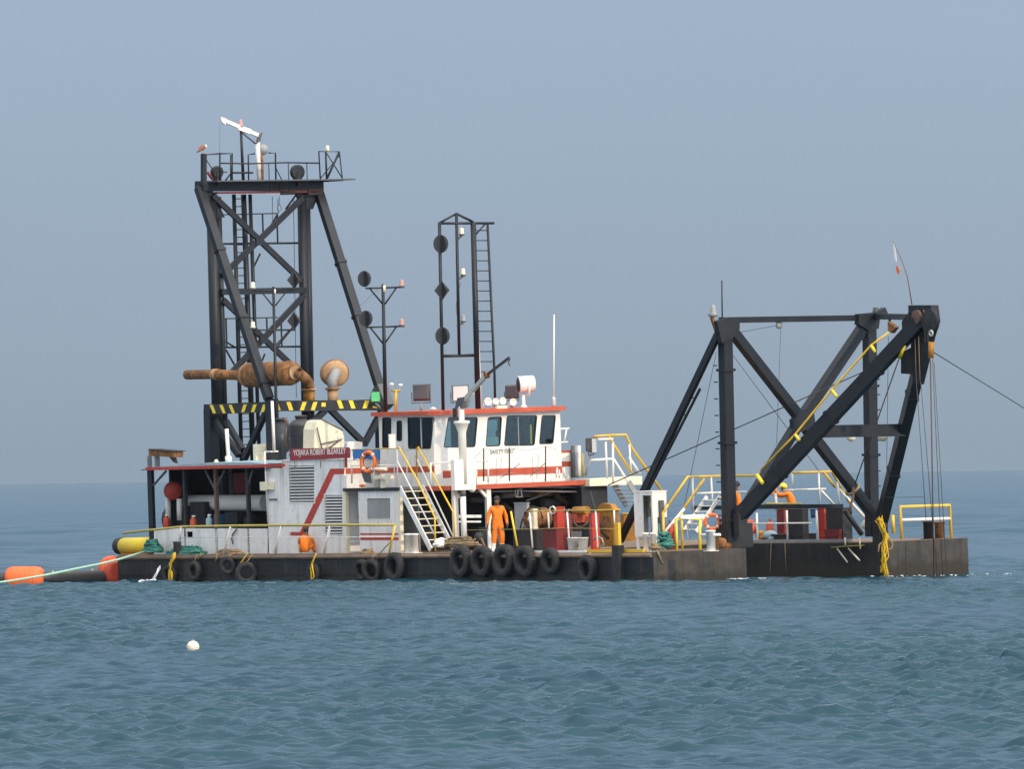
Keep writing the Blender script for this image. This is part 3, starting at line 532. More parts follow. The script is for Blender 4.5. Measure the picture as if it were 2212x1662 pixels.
fn = W((581, 862), WN); ff = U((830, 868), UFr)
part(tw, 'strut', MB().beam(T_((430, 405)), fn, .3, .26), 'tower'); part(tw, 'strut', MB().beam(T_((686, 408)), ff, .3, .26), 'tower')
part(tw, 'strut_foot', MB().beam(lerp(T_((686, 408)), ff, .93), ff+V((.1, .05, -.2)), .42, .4), 'darkgrey')
X = UT+.2
for p0, p1, w_ in (((460, 422), (652, 607), .2), ((654, 427), (480, 596), .2), ((482, 648), (664, 822), .2), ((657, 638), (496, 810), .2)):
    part(tw, 'cross_brace', MB().beam(U(p0, X), U(p1, X), .12, w_), 'tower')
part(tw, 'cross_beam', MB().beam(U((478, 631), X), U((660, 627), X), .16, .22), 'tower')
for c in ((561, 521), (570, 733)): part(tw, 'gusset', MB().box(U((c[0]-9, c[1]-9), X+.06), U((c[0]+9, c[1]+9), X+.1)), 'tower')
B_ = UT-.6
for y, yr in ((526, 463), (750, 688)):
    part(tw, 'landing_beam', MB().beam(U((484, y+1), B_), U((656, y-1), B_), .3, .07), 'tower')
    part(tw, 'landing_rail', MB().beam(U((476, yr+1), B_), U((600, yr-2), B_), .04), 'tower')
    for x in ((477, 567, 598) if y < 600 else (488, 516, 576, 607)): part(tw, 'landing_post', MB().beam(U((x, yr), B_), U((x+2, y), B_), .045), 'tower')
for p0, p1 in (((598, 465), (566, 521)), ((562, 548), (548, 577)), ((640, 420), (617, 452)), ((487, 738), (508, 751)), ((488, 756), (510, 795)), ((572, 765), (566, 780)), ((640, 698), (600, 748))):
    part(tw, 'stay', MB().beam(U(p0, B_), U(p1, B_), .05), 'tower')
C_ = UT-.3
for x0, x1, r in ((505, 522, .075), (526, 547, .1), (540, 561, .07)): part(tw, 'ladder_rail', MB().pipe([U((x0, 420), C_), U((x1, 1000), C_)], r, 8), 'tower')
for i in range(34):
    y = 430+i*16.6; xo = 505+(y-420)*17/580; part(tw, 'rung', MB().pipe([U((xo, y), C_), U((xo+22, y-1), C_)], .018, 5), 'tower')
for x, y0, y1 in ((588, 424, 500), (634, 430, 860), (600, 430, 470)): part(tw, 'cable', MB().pipe([U((x, y0), C_), U((x+6*(y1-y0)/430, y1), C_)], .012, 5), 'wire')
part(tw, 'cable', MB().pipe(PU(C_, (603, 424), (603, 440), (599, 450), (603, 458), (608, 452), (604, 440)), .012, 5), 'wire')
# platform rails
Fp = UT+.7
def trail(pts, r=.03, name='guard_rail', mat='tower'): part(tw, name, MB().pipe([U(q('A', *p), Fp) for p in pts], r, 6), mat)
trail([(262, 690), (262, 430), (400, 418), (520, 418), (520, 690)]); trail([(262, 470), (340, 590), (470, 600)], .02)
trail([(400, 512), (700, 516), (1060, 506), (1370, 512)]); trail([(400, 420), (400, 690)], .035)
trail([(510, 430), (510, 690)], .045); trail([(680, 690), (676, 430), (740, 418)]); trail([(875, 412), (940, 412), (945, 690)]); trail([(945, 560), (1010, 690)], .02)
for x in (875, 1065, 1245): trail([(x, 510), (x+8, 790)], .02, 'guard_post')
trail([(1378, 690), (1362, 398), (1562, 400), (1592, 680), (1378, 690)]); trail([(1430, 400), (1438, 680)], .04); trail([(1438, 415), (1592, 660)], .02); trail([(1560, 405), (1440, 665)], .04); trail([(1378, 660), (1560, 440)], .018)
part(tw, 'corner_post', MB().beam(U(q('A', 243, 420), Fp), U(q('A', 243, 720), Fp), .16), 'tower'); trail([(520, 605), (720, 605)], .04)
trail([(280, 600), (330, 670)], .05, 'bracket', 'darkred'); trail([(500, 620), (455, 680)], .03)
for p, rx in (((1150, 600), .26), ((368, 600), .22)):
    c = U(q('A', *p), UT+.2); part(tw, 'sheave', MB().lathe(c+V((-.08, 0, 0)), (1, 0, 0), [(.1, -.02), (rx, 0), (rx*1.05, .05), (rx*.9, .1), (rx*1.05, .15), (rx, .2), (.1, .22)], 20, False), 'dark')
    part(tw, 'sheave_block', MB().box(c+V((-.12, -.1, -.5)), c+V((.16, .1, 0))), 'dark')
part(tw, 'lamp', MB().lathe(U(q('A', 1448, 398), Fp), (0, 0, 1), [(.05, 0), (.07, .05), (.07, .16), (.03, .22)], 10), 'cream')
# striped base frame
def stripes(par, pts, outward, mat):
    for a_, b_, c_, d_ in pts: part(par, 'warning_stripe', MB().prism([a_, b_, c_, d_], V(outward)*.004), mat)
sf = part(DR, 'base_frame', MB().prism(PW(WN, (440, 874), (583, 868), (583, 890), (440, 897)), (0, .3, 0)), 'dark')
part(sf, 'front_beam', MB().prism(PU(UFr, (583, 866), (832, 864), (832, 887), (583, 889)), (-.3, 0, 0)), 'dark')
for x in (330, 425, 515): stripes(sf, [PW(WN-.001, q('B', x-30, 1412), q('B', x, 1410), q('B', x+32, 1492), q('B', x+5, 1494))], NS, 'brightyellow')
for x in (630, 725, 820): stripes(sf, [PW(WN-.001, q('B', x, 1408), q('B', x+34, 1405), q('B', x+8, 1480), q('B', x-22, 1482))], NS, 'brightyellow')
for x, s_ in ((965, 1), (1080, 1), (1210, -1), (1315, -1), (1570, 1), (1685, 1), (1820, -1)):
    w_ = 40 if x != 965 else 24
    stripes(sf, [PU(UFr+.001, q('B', x-w_/2-14*s_, 1384 if x < 1400 else 1368), q('B', x+w_/2-14*s_, 1382 if x < 1400 else 1366), q('B', x+w_/2+14*s_, 1463 if x < 1400 else 1445), q('B', x-w_/2+14*s_, 1465 if x < 1400 else 1447))], NB, 'brightyellow')
stripes(sf, [PU(UFr+.001, q('B', 1388, 1390), q('B', 1428, 1390), q('B', 1428, 1428), q('B', 1388, 1428)), PU(UFr+.001, q('B', 1885, 1420), q('B', 1935, 1440), q('B', 1935, 1445), q('B', 1885, 1443))], NB, 'brightyellow')
part(sf, 'column', MB().beam(W((456, 885), WN+.15), V((W((456, 990), WN+.15).x, WN+.15, 1.0)), .4, .4), 'tower')
part(sf, 'column', MB().beam(V((UFr, WN+.12, W((583, 862), WN).z)), V((UFr, WN+.12, 1.0)), .36, .32), 'steel')
cR = U((822, 900), UFr-.2); part(sf, 'column', MB().beam(cR, V((cR.x-.1, cR.y, 1.0)), .3, .3), 'steel')
for p0, p1 in (((452, 893), (516, 985)), ((488, 910), (524, 972)), ((575, 890), (528, 992))): part(sf, 'brace', MB().beam(W(p0, WN+.15), W(p1, WN+.15), .18), 'steel')
for p0, p1 in (((712, 884), (788, 960)), ((826, 886), (786, 962)), ((703, 886), (612, 975))): part(sf, 'brace', MB().beam(U(p0, UFr-.15), U(p1, UFr-.15), .2), 'steel')
part(sf, 'beam', MB().beam(W((456, 885), WN+4.6), V((UFr, WN+4.6, W((583, 877), WN+4.6).z)), .3), 'steel')

# ------------------------------------------------------------------ bow gantry, leaning hoist frame and bridge
UG = -.4
def G_(p): return U(p, UG)
bgn = part(DR, 'bow_gantry', MB().beam(G_((1556, 692)), G_((1868, 687)), .2, .2), 'steel')
part(bgn, 'column', MB().beam(G_(q('K', 178, 640)), G_((1576, 1172)), .36, .36, V((1, 0, 0))), 'steel'); part(bgn, 'column', MB().beam(G_(q('K', 1160, 640)), G_((1884, 1160)), .35, .35, V((1, 0, 0))), 'steel')
part(bgn, 'gusset', MB().prism([G_(q('K', *p)) for p in ((95, 640), (175, 612), (250, 618), (250, 690), (215, 745), (130, 790))], (.25, 0, 0)), 'tower')
part(bgn, 'gusset', MB().prism([G_(q('K', *p)) for p in ((1060, 590), (1190, 578), (1240, 545), (1260, 590), (1205, 620), (1195, 690), (1130, 705), (1060, 660))], (.25, 0, 0)), 'tower')
part(bgn, 'gusset', MB().prism([G_(q('K', *p)) for p in ((615, 1310), (690, 1240), (760, 1250), (770, 1330), (690, 1390), (625, 1380))], (.2, 0, 0)), 'tower')
for p0, p1 in ((q('K', 215, 690), q('K', 690, 1300)), (q('K', 690, 1310), (1886, 1112)), (q('K', 1130, 660), q('K', 700, 1300)), (q('K', 680, 1330), (1602, 1112))):
    part(bgn, 'cross_brace', MB().beam(G_(p0), G_(p1), .3, .36, V((1, 0, 0))), 'steel')
for i in range(11):
    y = 790+i*36; a = G_((1543+(y-690)*.0295, y)); part(bgn, 'step', MB().box(a+V((-.05, -.07, -.02)), a+V((.05, .03, .02))), 'steel')
    y = 820+i*33
    if y > 1010 or y < 1000: a = G_((1893+(y-690)*.01, y)); part(bgn, 'step', MB().box(a+V((-.05, -.02, -.02)), a+V((.05, .09, .02))), 'steel')
sA, sB = W((1551, 722), 3.3), W((1340, 1168), 3.3)
part(bgn, 'back_stay', MB().beam(sA, sB, .14, .26), 'steel')
rA, rB = W(q('N', 1012, 985), 3.3), W(q('I', 850, 880), 3.3)
part(bgn, 'stay_rail', MB().beam(rA, rB, .07), 'steel')
for i in range(9): p = lerp(rA, rB, .06+i*.112); part(bgn, 'stay_rung', MB().beam(p, p+V((-.3, 0, -.02)), .04), 'steel')
part(bgn, 'light_bracket', MB().beam(G_(q('K', 88, 610)), G_(q('K', 145, 780)), .1), 'rust')
part(bgn, 'beacon', MB().lathe(G_(q('K', 100, 610)), (0, 0, 1), [(.12, 0), (.2, .08), (.1, .14), (.1, .3), (.04, .42)], 10), 'grey')
part(bgn, 'whip_antenna', MB().pipe([G_(q('K', 160, 620)), G_(q('K', 157, 360))], .025, 6), 'steel')
part(bgn, 'pulley', MB().lathe(G_(q('K', 547, 665))+V((-.05, 0, 0)), (1, 0, 0), [(.03, 0), (.13, .02), (.13, .08), (.03, .1)], 12), 'grey')
part(bgn, 'end_fitting', MB().beam(G_(q('K', 1195, 560)), G_(q('K', 1265, 585)), .2, .16), 'darkgrey')
# leaning hoist frame
AP = W((1992, 690), 6.45); fN, fF = V((.05, 3.35, U((1598, 1115), 0).z)), U((1905, 1122), 0)
fN = U((1600, 1112), .05)
hf = part(DR, 'hoist_frame', MB().beam(AP, fN, .34, .46), 'steel')
part(hf, 'leg', MB().beam(AP+V((0, .25, -.3)), fF, .34, .42), 'steel')
part(hf, 'foot', MB().box(fN+V((-.16, -.2, -.75)), fN+V((.16, .16, .05))), 'dark'); part(hf, 'foot', MB().box(fF+V((-.2, -.28, -1.9)), fF+V((.2, .1, .1))), 'dark')
k0 = lerp(AP, fN, .6); k1 = lerp(AP+V((0, .25, -.3)), fF, .53)
part(hf, 'cross_bar', MB().beam(W(q('K', 780, 1390), k0.y), k1, .25, .42), 'steel')
hd = AP.y
def H_(k, x, y, dw=0): return W(q(k, x, y), hd+dw)
part(hf, 'head', MB().prism([H_('K', *p) for p in ((1425, 530), (1578, 530), (1592, 640), (1560, 740), (1480, 1070), (1455, 1060), (1440, 760), (1385, 740), (1380, 640), (1425, 580))], (0, .32, 0)), 'steel')
part(hf, 'side_plate', MB().prism([H_('K', *p) for p in ((1375, 850), (1440, 820), (1450, 1000), (1375, 995))], (0, .3, 0)), 'dark')
part(hf, 'sheave', MB().lathe(H_('K', 1560, 640, -.2), (0, 1, 0), [(.1, 0), (.42, .03), (.36, .1), (.42, .17), (.1, .2)], 18, False), 'dark')
part(hf, 'sheave', MB().lathe(H_('K', 1470, 610, -.25), (0, 1, 0), [(.08, 0), (.24, .03), (.19, .08), (.24, .13), (.08, .16)], 18, False), 'wireB')
part(hf, 'fairlead', MB().prism([H_('K', *p) for p in ((1285, 640), (1340, 680), (1310, 720), (1285, 700))], (0, .15, 0)), 'rust')
part(hf, 'fairlead_bracket', MB().beam(H_('K', 1295, 690, .08), H_('K', 1300, 615, .08), .06), 'steel')
part(hf, 'link_beam', MB().beam(G_(q('K', 1200, 605)), H_('K', 1440, 610), .16, .2), 'steel')
# yellow handrail up the near leg
hr = [W(q('K', x, y), lerp(AP, fN, t).y-.15) for x, y, t in ((1290, 718, .12), (1175, 800, .22), (905, 1105, .47), (655, 1410, .72), (420, 1655, .92))]
part(hf, 'handrail', MB().pipe(hr, .035, 6), 'yellow')
for p, t in (((1172, 800, 1200, 850), .22), ((905, 1105, 940, 1155), .47), ((655, 1408, 685, 1450), .72)):
    part(hf, 'rail_support', MB().pipe([W(q('K', p[0], p[1]), lerp(AP, fN, t).y-.15), W(q('K', p[2], p[3]), lerp(AP, fN, t).y-.1)], .055, 6), 'brightyellow')
a_ = hr[-1]; part(hf, 'rail_support', MB().pipe([W(q('J', 250, 260), a_.y), W(q('J', 305, 340), a_.y)], .07, 6), 'brightyellow')
for x in (1035, 1250): part(hf, 'lamp', MB().lathe(W(q('K', x, 1345), k1.y-.3), (0, 0, -1), [(.05, 0), (.09, .08), (.09, .3), (.16, .34), (.14, .5), (.04, .56)], 10), 'cream')
# walkway bridge over the well with stairs at each end
UB = -2.2
br = part(DR, 'walkway_bridge', MB().prism([U(q('J', x, y), UB+.4) for x, y in ((-250, 560), (330, 548), (1090, 545), (1090, 582), (-250, 600))], (-.8, 0, 0)), 'steel')
def bl(k, pts, r, mat, name): part(br, name, MB().pipe([U(q(k, *p), UB) for p in pts], r, 6), mat)
bl('I', [(1280, 560), (1475, 278), (1650, 275), (2150, 265)], .045, 'yellow', 'handrail'); bl('I', [(1430, 590), (1632, 300)], .045, 'yellow', 'handrail')
for x0, x1 in ((1520, 1530), (1700, 1722)): bl('I', [(x0, 280), (x1, 640)], .035, 'cleanwhite', 'post')
bl('I', [(1560, 440), (2040, 425)], .04, 'cleanwhite', 'mid_rail')
bl('J', [(590, 240), (980, 228), (1150, 530)], .045, 'yellow', 'handrail'); bl('J', [(900, 235), (1010, 380)], .045, 'yellow', 'handrail')
for x0, y0, x1, y1 in ((595, 240, 600, 400), (850, 235, 862, 530), (1030, 300, 1055, 580)): bl('J', [(x0, y0), (x1, y1)], .035, 'cleanwhite', 'post')
bl('J', [(510, 410), (920, 395)], .035, 'cleanwhite', 'mid_rail'); bl('J', [(875, 410), (1000, 550)], .04, 'cleanwhite', 'mid_rail')
bl('J', [(330, 545), (680, 545)], .06, 'dullyellow', 'kick_rail'); bl('J', [(432, 440), (442, 610)], .045, 'cleanwhite', 'post')
bl('J', [(1050, 400), (1340, 720)], .05, 'cleanwhite', 'stringer'); bl('J', [(1100, 600), (1270, 840)], .09, 'dark', 'stringer')
ns = stairs(DR, U(q('I', 1660, 470), UB+.3), U(q('I', 1430, 815), UB+.3), V((.75, 0, 0)), 6, .12, 'white', 'cleanwhite', 'bridge_stairs')
part(ns, 'stringer', MB().pipe(PU(UB+.3, q('I', 1250, 815), q('I', 1440, 590)), .05, 6), 'cleanwhite')
for x in (1235, 1415): part(ns, 'post', MB().pipe(PU(UB+.9, q('I', x, 620), q('I', x+6, 985)), .045, 6), 'yellow')
part(ns, 'handrail', MB().pipe(PU(UB+.9, q('I', 1235, 625), q('I', 1285, 550)), .045, 6), 'yellow')
# guard hoops on the pontoons
hp = part(DR, 'guard_hoop', MB().pipe(PU(-.25, q('I', 1366, 995), q('I', 1358, 692), q('I', 1590, 690), q('I', 1594, 992)), .055, 8), 'brightyellow')
part(hp, 'board', MB().box(U(q('I', 1405, 652), -.25), U(q('I', 1625, 685), -.33)), 'cleanwhite')
hp = part(DR, 'guard_hoop', MB().pipe(PU(-.25, q('J', 1660, 885), q('J', 1645, 570), q('J', 2125, 556), q('J', 2140, 880)), .055, 8), 'yellow')
part(hp, 'mid_rail', MB().pipe(PU(-.25, q('J', 1655, 700), q('J', 2125, 685)), .055, 8), 'cleanwhite')
part(DR, 'guard_post', MB().pipe(PU(-.3, q('J', 1570, 650), q('J', 1580, 830)), .06, 8), 'yellow')
# inner railing of the far pontoon
ir = part(DR, 'well_railing', MB().pipe(PW(9.5, q('J', 150, 735), q('J', 780, 728)), .03, 6), 'cleanwhite')
for x in (248, 540, 830): part(ir, 'post', MB().pipe(PW(9.5, q('J', x, 630 if x < 300 else 605), q('J', x+8, 905)), .04, 6), 'white')
pk = part(DR, 'side_step', MB().prism(PW(9.2, q('J', 970, 958), q('J', 1250, 942), q('J', 1250, 952), q('J', 970, 968)), (0, .5, 0)), 'dullyellow')
for p0, p1 in (((1030, 975), (1130, 1110)), ((1140, 975), (1250, 1095)), ((1105, 870), (1110, 945)), ((1250, 870), (1255, 980))): part(pk, 'bracket', MB().pipe(PW(9.25, q('J', *p0), q('J', *p1)), .03, 6), 'cream')
# far stairs beside the upper deck
UQ = UDF+.3
fp = part(DR, 'far_platform', MB().prism(PU(UQ, q('I', 520, 300), q('I', 1030, 270), q('I', 1030, 355), q('I', 520, 370)), (-.9, 0, 0)), 'cream')
part(fp, 'shade_box', MB().box(U(q('I', 440, 375), UQ-.3), V((UQ-.7, U(q('I', 632, 560), UQ-.7).y, 1.0))), 'dark')  # dark box stands in for the shade below the upper deck
for k, pts, r, mt, nm in (('I', [(525, 118), (735, 105)], .05, 'cleanwhite', 'rail'), ('I', [(745, -60), (748, 340)], .045, 'cleanwhite', 'post'), ('I', [(675, -60), (690, 290)], .04, 'cleanwhite', 'post'), ('I', [(905, -40), (925, 260)], .035, 'cleanwhite', 'post'),
    ('I', [(750, 100), (950, 420)], .04, 'cleanwhite', 'rail'), ('I', [(905, 90), (1010, 250)], .04, 'cleanwhite', 'rail'), ('I', [(560, -115), (700, -125), (780, 10), (940, 260)], .045, 'yellow', 'handrail'), ('I', [(600, -85), (745, -90)], .045, 'cleanwhite', 'rail'), ('I', [(700, -125), (870, -130), (930, 0), (1220, 415)], .045, 'yellow', 'handrail'), ('I', [(450, 50), (455, 280)], .05, 'dullyellow', 'post')):
    part(fp, nm, MB().pipe(PU(UQ, *[q(k, *p) for p in pts]), r, 6), mt)
stairs(DR, U(q('I', 745, 330), UQ-.1), U(q('I', 880, 560), UQ-.1), V((.6, .25, 0)), 6, .2, 'white', 'grey', 'far_stairs')

# flange plates along the big members
def collars(par, p, q_, w, h, ts, up=V((0, 0, 1)), mat='steel'):
    for t in ts: part(par, 'splice_plate', MB().beam(lerp(p, q_, t-.006), lerp(p, q_, t+.006), w+.06, h+.06, up), mat)
collars(bgn, G_(q('K', 178, 640)), G_((1576, 1172)), .42, .42, (.22, .55, .9), V((1, 0, 0))); collars(bgn, G_(q('K', 1160, 640)), G_((1884, 1160)), .4, .4, (.3, .62), V((1, 0, 0)))
collars(hf, AP, fN, .34, .46, (.25, .5, .78)); collars(hf, AP+V((0, .25, -.3)), fF, .34, .42, (.35, .75)); collars(tw, T_((430, 405)), fn, .3, .26, (.3, .62, .93), mat='tower'); collars(tw, T_((686, 408)), ff, .3, .26, (.35, .6), mat='tower')

# white side screen and rails between the wheelhouse and the far stairs
us_ = UF-.25; z1_ = U(q('I', 200, 42), us_).z; wa_, wb_ = wWF+.01, U(q('I', 350, 150), us_).y
sc_ = part(DR, 'side_screen', MB().box((us_-.05, wa_, zU+.045), (us_, wb_, z1_)), 'cleanwhite')
part(sc_, 'stripe', MB().box((us_+.0005, wa_+.02, U(q('I', 200, 182), us_).z), (us_+.005, wb_, U(q('I', 200, 132), us_).z)), 'orangered')
part(sc_, 'cap', MB().box((us_-.1, wa_, z1_+.0005), (us_+.04, wb_+.05, z1_+.06)), 'red')
for x, mt_ in ((355, 'darkgrey'), (385, 'grey'), (415, 'cleanwhite')): part(sc_, 'vent_pipe', MB().pipe(PU(us_+.1, q('I', x, -25), q('I', x, 285)), .07, 10), mt_)
for pts in (((2105, 605), (2215, 598)), ((2105, 735), (2200, 730)), ((2190, 605), (2165, 735)), ((2120, 605), (2100, 800))): part(sc_, 'rail', MB().pipe(PU(us_, *[q('E', *p) for p in pts]), .035, 6), 'cleanwhite')
for pts in (((205, 190), (195, 290)), ((265, 190), (285, 290)), ((225, 210), (225, 290))): part(sc_, 'strut', MB().pipe(PU(UDF-.05, *[q('I', *p) for p in pts]), .03, 6), 'greywhite')
# pipework and ducts in the shade under the upper deck
for i, (x0, y0, x1, y1, u_, r_, mt_) in enumerate(((1250, 1290, 1420, 1290, -17.5, .12, 'darkgrey'), (1560, 1250, 1900, 1240, -17.5, .1, 'grey'), (1900, 1230, 2200, 1215, -17.0, .13, 'amber'), (1580, 1330, 1680, 1420, -17.0, .07, 'darkgrey'), (1800, 1300, 2050, 1215, -16.0, .035, 'grey'), (2080, 1240, 2200, 1330, -16.5, .09, 'wireB'), (1960, 1320, 2180, 1320, -16.8, .16, 'darkgrey'))):
    part(ud, 'pipe', MB().pipe(PU(u_, q('E', x0, y0), lerp(V((*q('E', x0, y0), 0)), V((*q('E', x1, y1), 0)), .5)[:2], q('E', x1, y1)), r_, 10), mt_)

# ------------------------------------------------------------------ things on the dredger
zWR = zW+.14                                             # top of the wheelhouse roof
zDR = zD+.05                                             # top of the deckhouse roof
def sagline(a, b, s, n=10): return [lerp(a, b, i/n)-V((0, 0, s*4*(i/n)*(1-i/n))) for i in range(n+1)]

# name board
sg = thing('name_board', 'dark red name board lettered in white above the louvred side wall', 'sign', W(q('T', 570, 650), WD-.02))
a, b = W(q('T', 290, 545), WD-.02), W(q('T', 838, 650), WD-.02)
part(sg, 'board', MB().prism(PW(WD-.02, q('T', 300, 548), q('T', 838, 536), q('T', 838, 636), q('T', 285, 658)), (0, -.04, 0)), 'sign')
for x in (330, 570, 800): part(sg, 'bracket', MB().box(W(q('T', x, 560), WD+.02)+V((-.03, -.03, -.1)), W(q('T', x, 560), WD+.08)+V((.03, 0, -.02))+V((0, 0, -.6))), 'darkred')
c = W(q('T', 312, 632), WD-.062); e = W(q('T', 800, 612), WD-.062)
text(sg, 'lettering', 'YOJAKA ROBERT BLEAKLEY', c, e-c, (0, 0, 1), (e-c).length, .27, 'cleanwhite', 0, .006)

# deck crane in front of the wheelhouse
uc = UDF+.22; bc = U(q('G', 1196, 832), uc); wc = bc.y
cr = thing('deck_crane', 'white pedestal crane with a slim raised boom before the wheelhouse', 'crane', V((uc, wc, 1.0)))
def cz(k, y): return U(q(k, 1180, y), uc).z
cc = U(q('E', 1180, 800), uc); wc2 = cc.y
part(cr, 'lower_column', MB().pipe([(uc, wc, 1.0), (uc, wc, zU-.1)], .105, 14), 'white')
part(cr, 'collar', MB().pipe([(uc, wc, cz('G', 405)), (uc, wc, cz('G', 345))], .112, 14), 'darkgrey')
part(cr, 'column', MB().lathe((uc, wc2, 0), (0, 0, 1), [(.14, zU+.1), (.14, cz('E', 640)), (.24, cz('E', 555)), (.28, cz('E', 548)), (.28, cz('E', 525)), (.1, cz('E', 520)), (.1, cz('E', 405)), (.08, cz('E', 380))], 16), 'cleanwhite')
part(cr, 'base_box', MB().box(U(q('E', 1062, 905), uc-.1), V((uc+.12, U(q('E', 1285, 1000), uc).y, zU-.1))), 'cleanwhite')
part(cr, 'winch_motor', MB().box(U(q('E', 1082, 402), uc-.05), U(q('E', 1133, 490), uc+.15)), 'blackplastic')
b0, b1, b2 = W(q('E', 1190, 330), wc2), W(q('E', 1420, 70), wc2), W(q('C', 1635, 1520), wc2)
part(cr, 'boom', MB().beam(b0, b1, .12, .13), 'silver'); part(cr, 'boom_tip', MB().beam(lerp(b0, b1, .95), b2, .07, .08), 'blackplastic')
part(cr, 'boom_joint', MB().beam(lerp(b0, b1, .94), lerp(b0, b1, 1.02), .17, .2), 'rust')
part(cr, 'hydraulic_ram', MB().pipe(PW(wc2-.1, q('E', 1215, 400), q('E', 1290, 255)), .035, 8), 'silver')
part(cr, 'boom_pivot', MB().prism(PW(wc2+.08, q('E', 1140, 400), q('E', 1215, 400), q('E', 1230, 290), q('E', 1165, 300)), (0, -.16, 0)), 'darkgrey')
part(cr, 'hook', MB().pipe(PW(wc2, q('C', 1640, 1530), q('C', 1625, 1570), q('C', 1640, 1600)), .02, 6), 'dark')

# signal masts
def ballshape(par, c, r, name='signal_ball'):
    part(par, name, MB().lathe(c+V((-.01, 0, 0)), (1, 0, 0), [(r*.98, 0), (r, .01), (r*.98, .02)], 26), 'blackplastic')
    part(par, name, MB().lathe(c+V((0, -.01, 0)), (0, 1, 0), [(r*.98, 0), (r, .01), (r*.98, .02)], 26), 'blackplastic')
def diamond(par, c, r):
    for d in (V((1, 0, 0)), V((0, 1, 0))):
        part(par, 'signal_diamond', MB().prism([c+V((0, 0, r*1.08)), c+V((0, 0, 0))+d.cross(V((0, 0, 1)))*r, c-V((0, 0, r*1.08)), c-d.cross(V((0, 0, 1)))*r], d*.02), 'blackplastic')
def lamp(par, c, mat='redlamp', s=1.0):
    o = part(par, 'signal_lamp', MB().lathe(c, (0, 0, 1), [(.09*s, 0), (.1*s, .03*s), (.07*s, .05*s), (.075*s, .18*s), (.04*s, .22*s)], 10), mat); part(o, 'lamp_base', MB().lathe(c-V((0, 0, .06*s)), (0, 0, 1), [(.05*s, 0), (.1*s, .02*s), (.1*s, .058*s)], 10), 'darkgrey')
um = -17.6
def Mx(x, y, k='C'): return U(q(k, x, y), um)
mt = thing('signal_mast', 'tall black mast frame with ladder, two round shapes and a diamond on roof', 'mast', V((um, Mx(985, 400, 'E').y, zWR)))
def mp(name, pts, r): return part(mt, name, MB().pipe([Mx(*p) for p in pts], r, 8), 'steel')
def dn(x, y, k='E'): p = Mx(x, y, k); return V((um, p.y, zWR))
part(mt, 'pole', MB().pipe([Mx(955, 205), dn(990, 390)], .06, 8), 'steel'); part(mt, 'pole', MB().pipe([Mx(1283, 205), dn(1330, 390)], .1, 8), 'steel')
mp('pole', [(1120, 120), (1148, 1512)], .055); mp('crossbar', [(948, 213), (1484, 211)], .045); mp('crossbar', [(985, 1505), (1322, 1497)], .055)
mp('roof_bar', [(962, 205), (1120, 118)], .04); mp('roof_bar', [(1120, 118), (1280, 198)], .045); mp('strut', [(1405, 212), (1305, 325)], .03)
part(mt, 'ladder_rail', MB().pipe([Mx(1422, 205), Mx(1490, 1662), dn(1496, 350)], .045, 8), 'steel')
for i in range(16):
    y = 282+98.2*i; x0 = 1288+(y-205)*.0325; x1 = 1424+(y-205)*.0465
    if y < 1700: part(mt, 'rung', MB().pipe([Mx(x0, y), Mx(x1, y)], .018, 5), 'steel')
ballshape(mt, Mx(959, 413)+V((.06, 0, 0)), .32); diamond(mt, Mx(968, 866)+V((.06, 0, 0)), .32); ballshape(mt, Mx(976, 1309)+V((.06, 0, 0)), .31)
for x, y, m_ in ((1172, 318, 'cream'), (1186, 712, 'cream'), (1186, 1165, 'grey')):
    lamp(mt, Mx(x, y), m_); part(mt, 'lamp_bracket', MB().pipe([Mx(1128, y+50), Mx(x-4, y+18)], .04, 6), 'darkgrey')
part(mt, 'cable', MB().pipe([Mx(1160, 790), Mx(1120, 980), Mx(1118, 1070), Mx(1140, 1160)], .01, 5), 'wire')
part(mt, 'aerial', MB().pipe([Mx(1325, 1130), Mx(1350, 1662), dn(1358, 390)], .022, 6), 'cleanwhite'); part(mt, 'aerial', MB().pipe([Mx(1301, 1320), Mx(1303, 1450)], .03, 6), 'cleanwhite')

u2 = uWA+.3
def M2(x, y, k='C'): return U(q(k, x, y), u2)
m2 = thing('signal_mast', 'black mast with two round shapes and two lamp arms behind the wheelhouse', 'mast', V((u2, M2(430, 400, 'E').y, zWR)))
part(m2, 'pole', MB().pipe([M2(405, 805), V((u2, M2(430, 400, 'E').y, zWR))], .055, 8, .075), 'steel'); part(m2, 'pole_cap', MB().pipe([M2(412, 815), M2(414, 880)], .07, 8), 'cream')
for y, x0, x1 in ((842, 240, 605), (1222, 245, 612)):
    part(m2, 'arm', MB().pipe([M2(x0, y+4), M2(x1, y-8)], .035, 6), 'steel')
    part(m2, 'strut', MB().pipe([M2(x0+40, y+8), M2(405, y+160)], .03, 6), 'steel'); part(m2, 'strut', MB().pipe([M2(535, y), M2(425, y+158)], .03, 6), 'steel'); lamp(m2, M2(590, y-18))
ballshape(m2, M2(225, 753), .285); ballshape(m2, M2(240, 1140), .285)
part(m2, 'stay_wire', MB().pipe([M2(360, 850), M2(180, 1020)], .006, 4), 'wire')

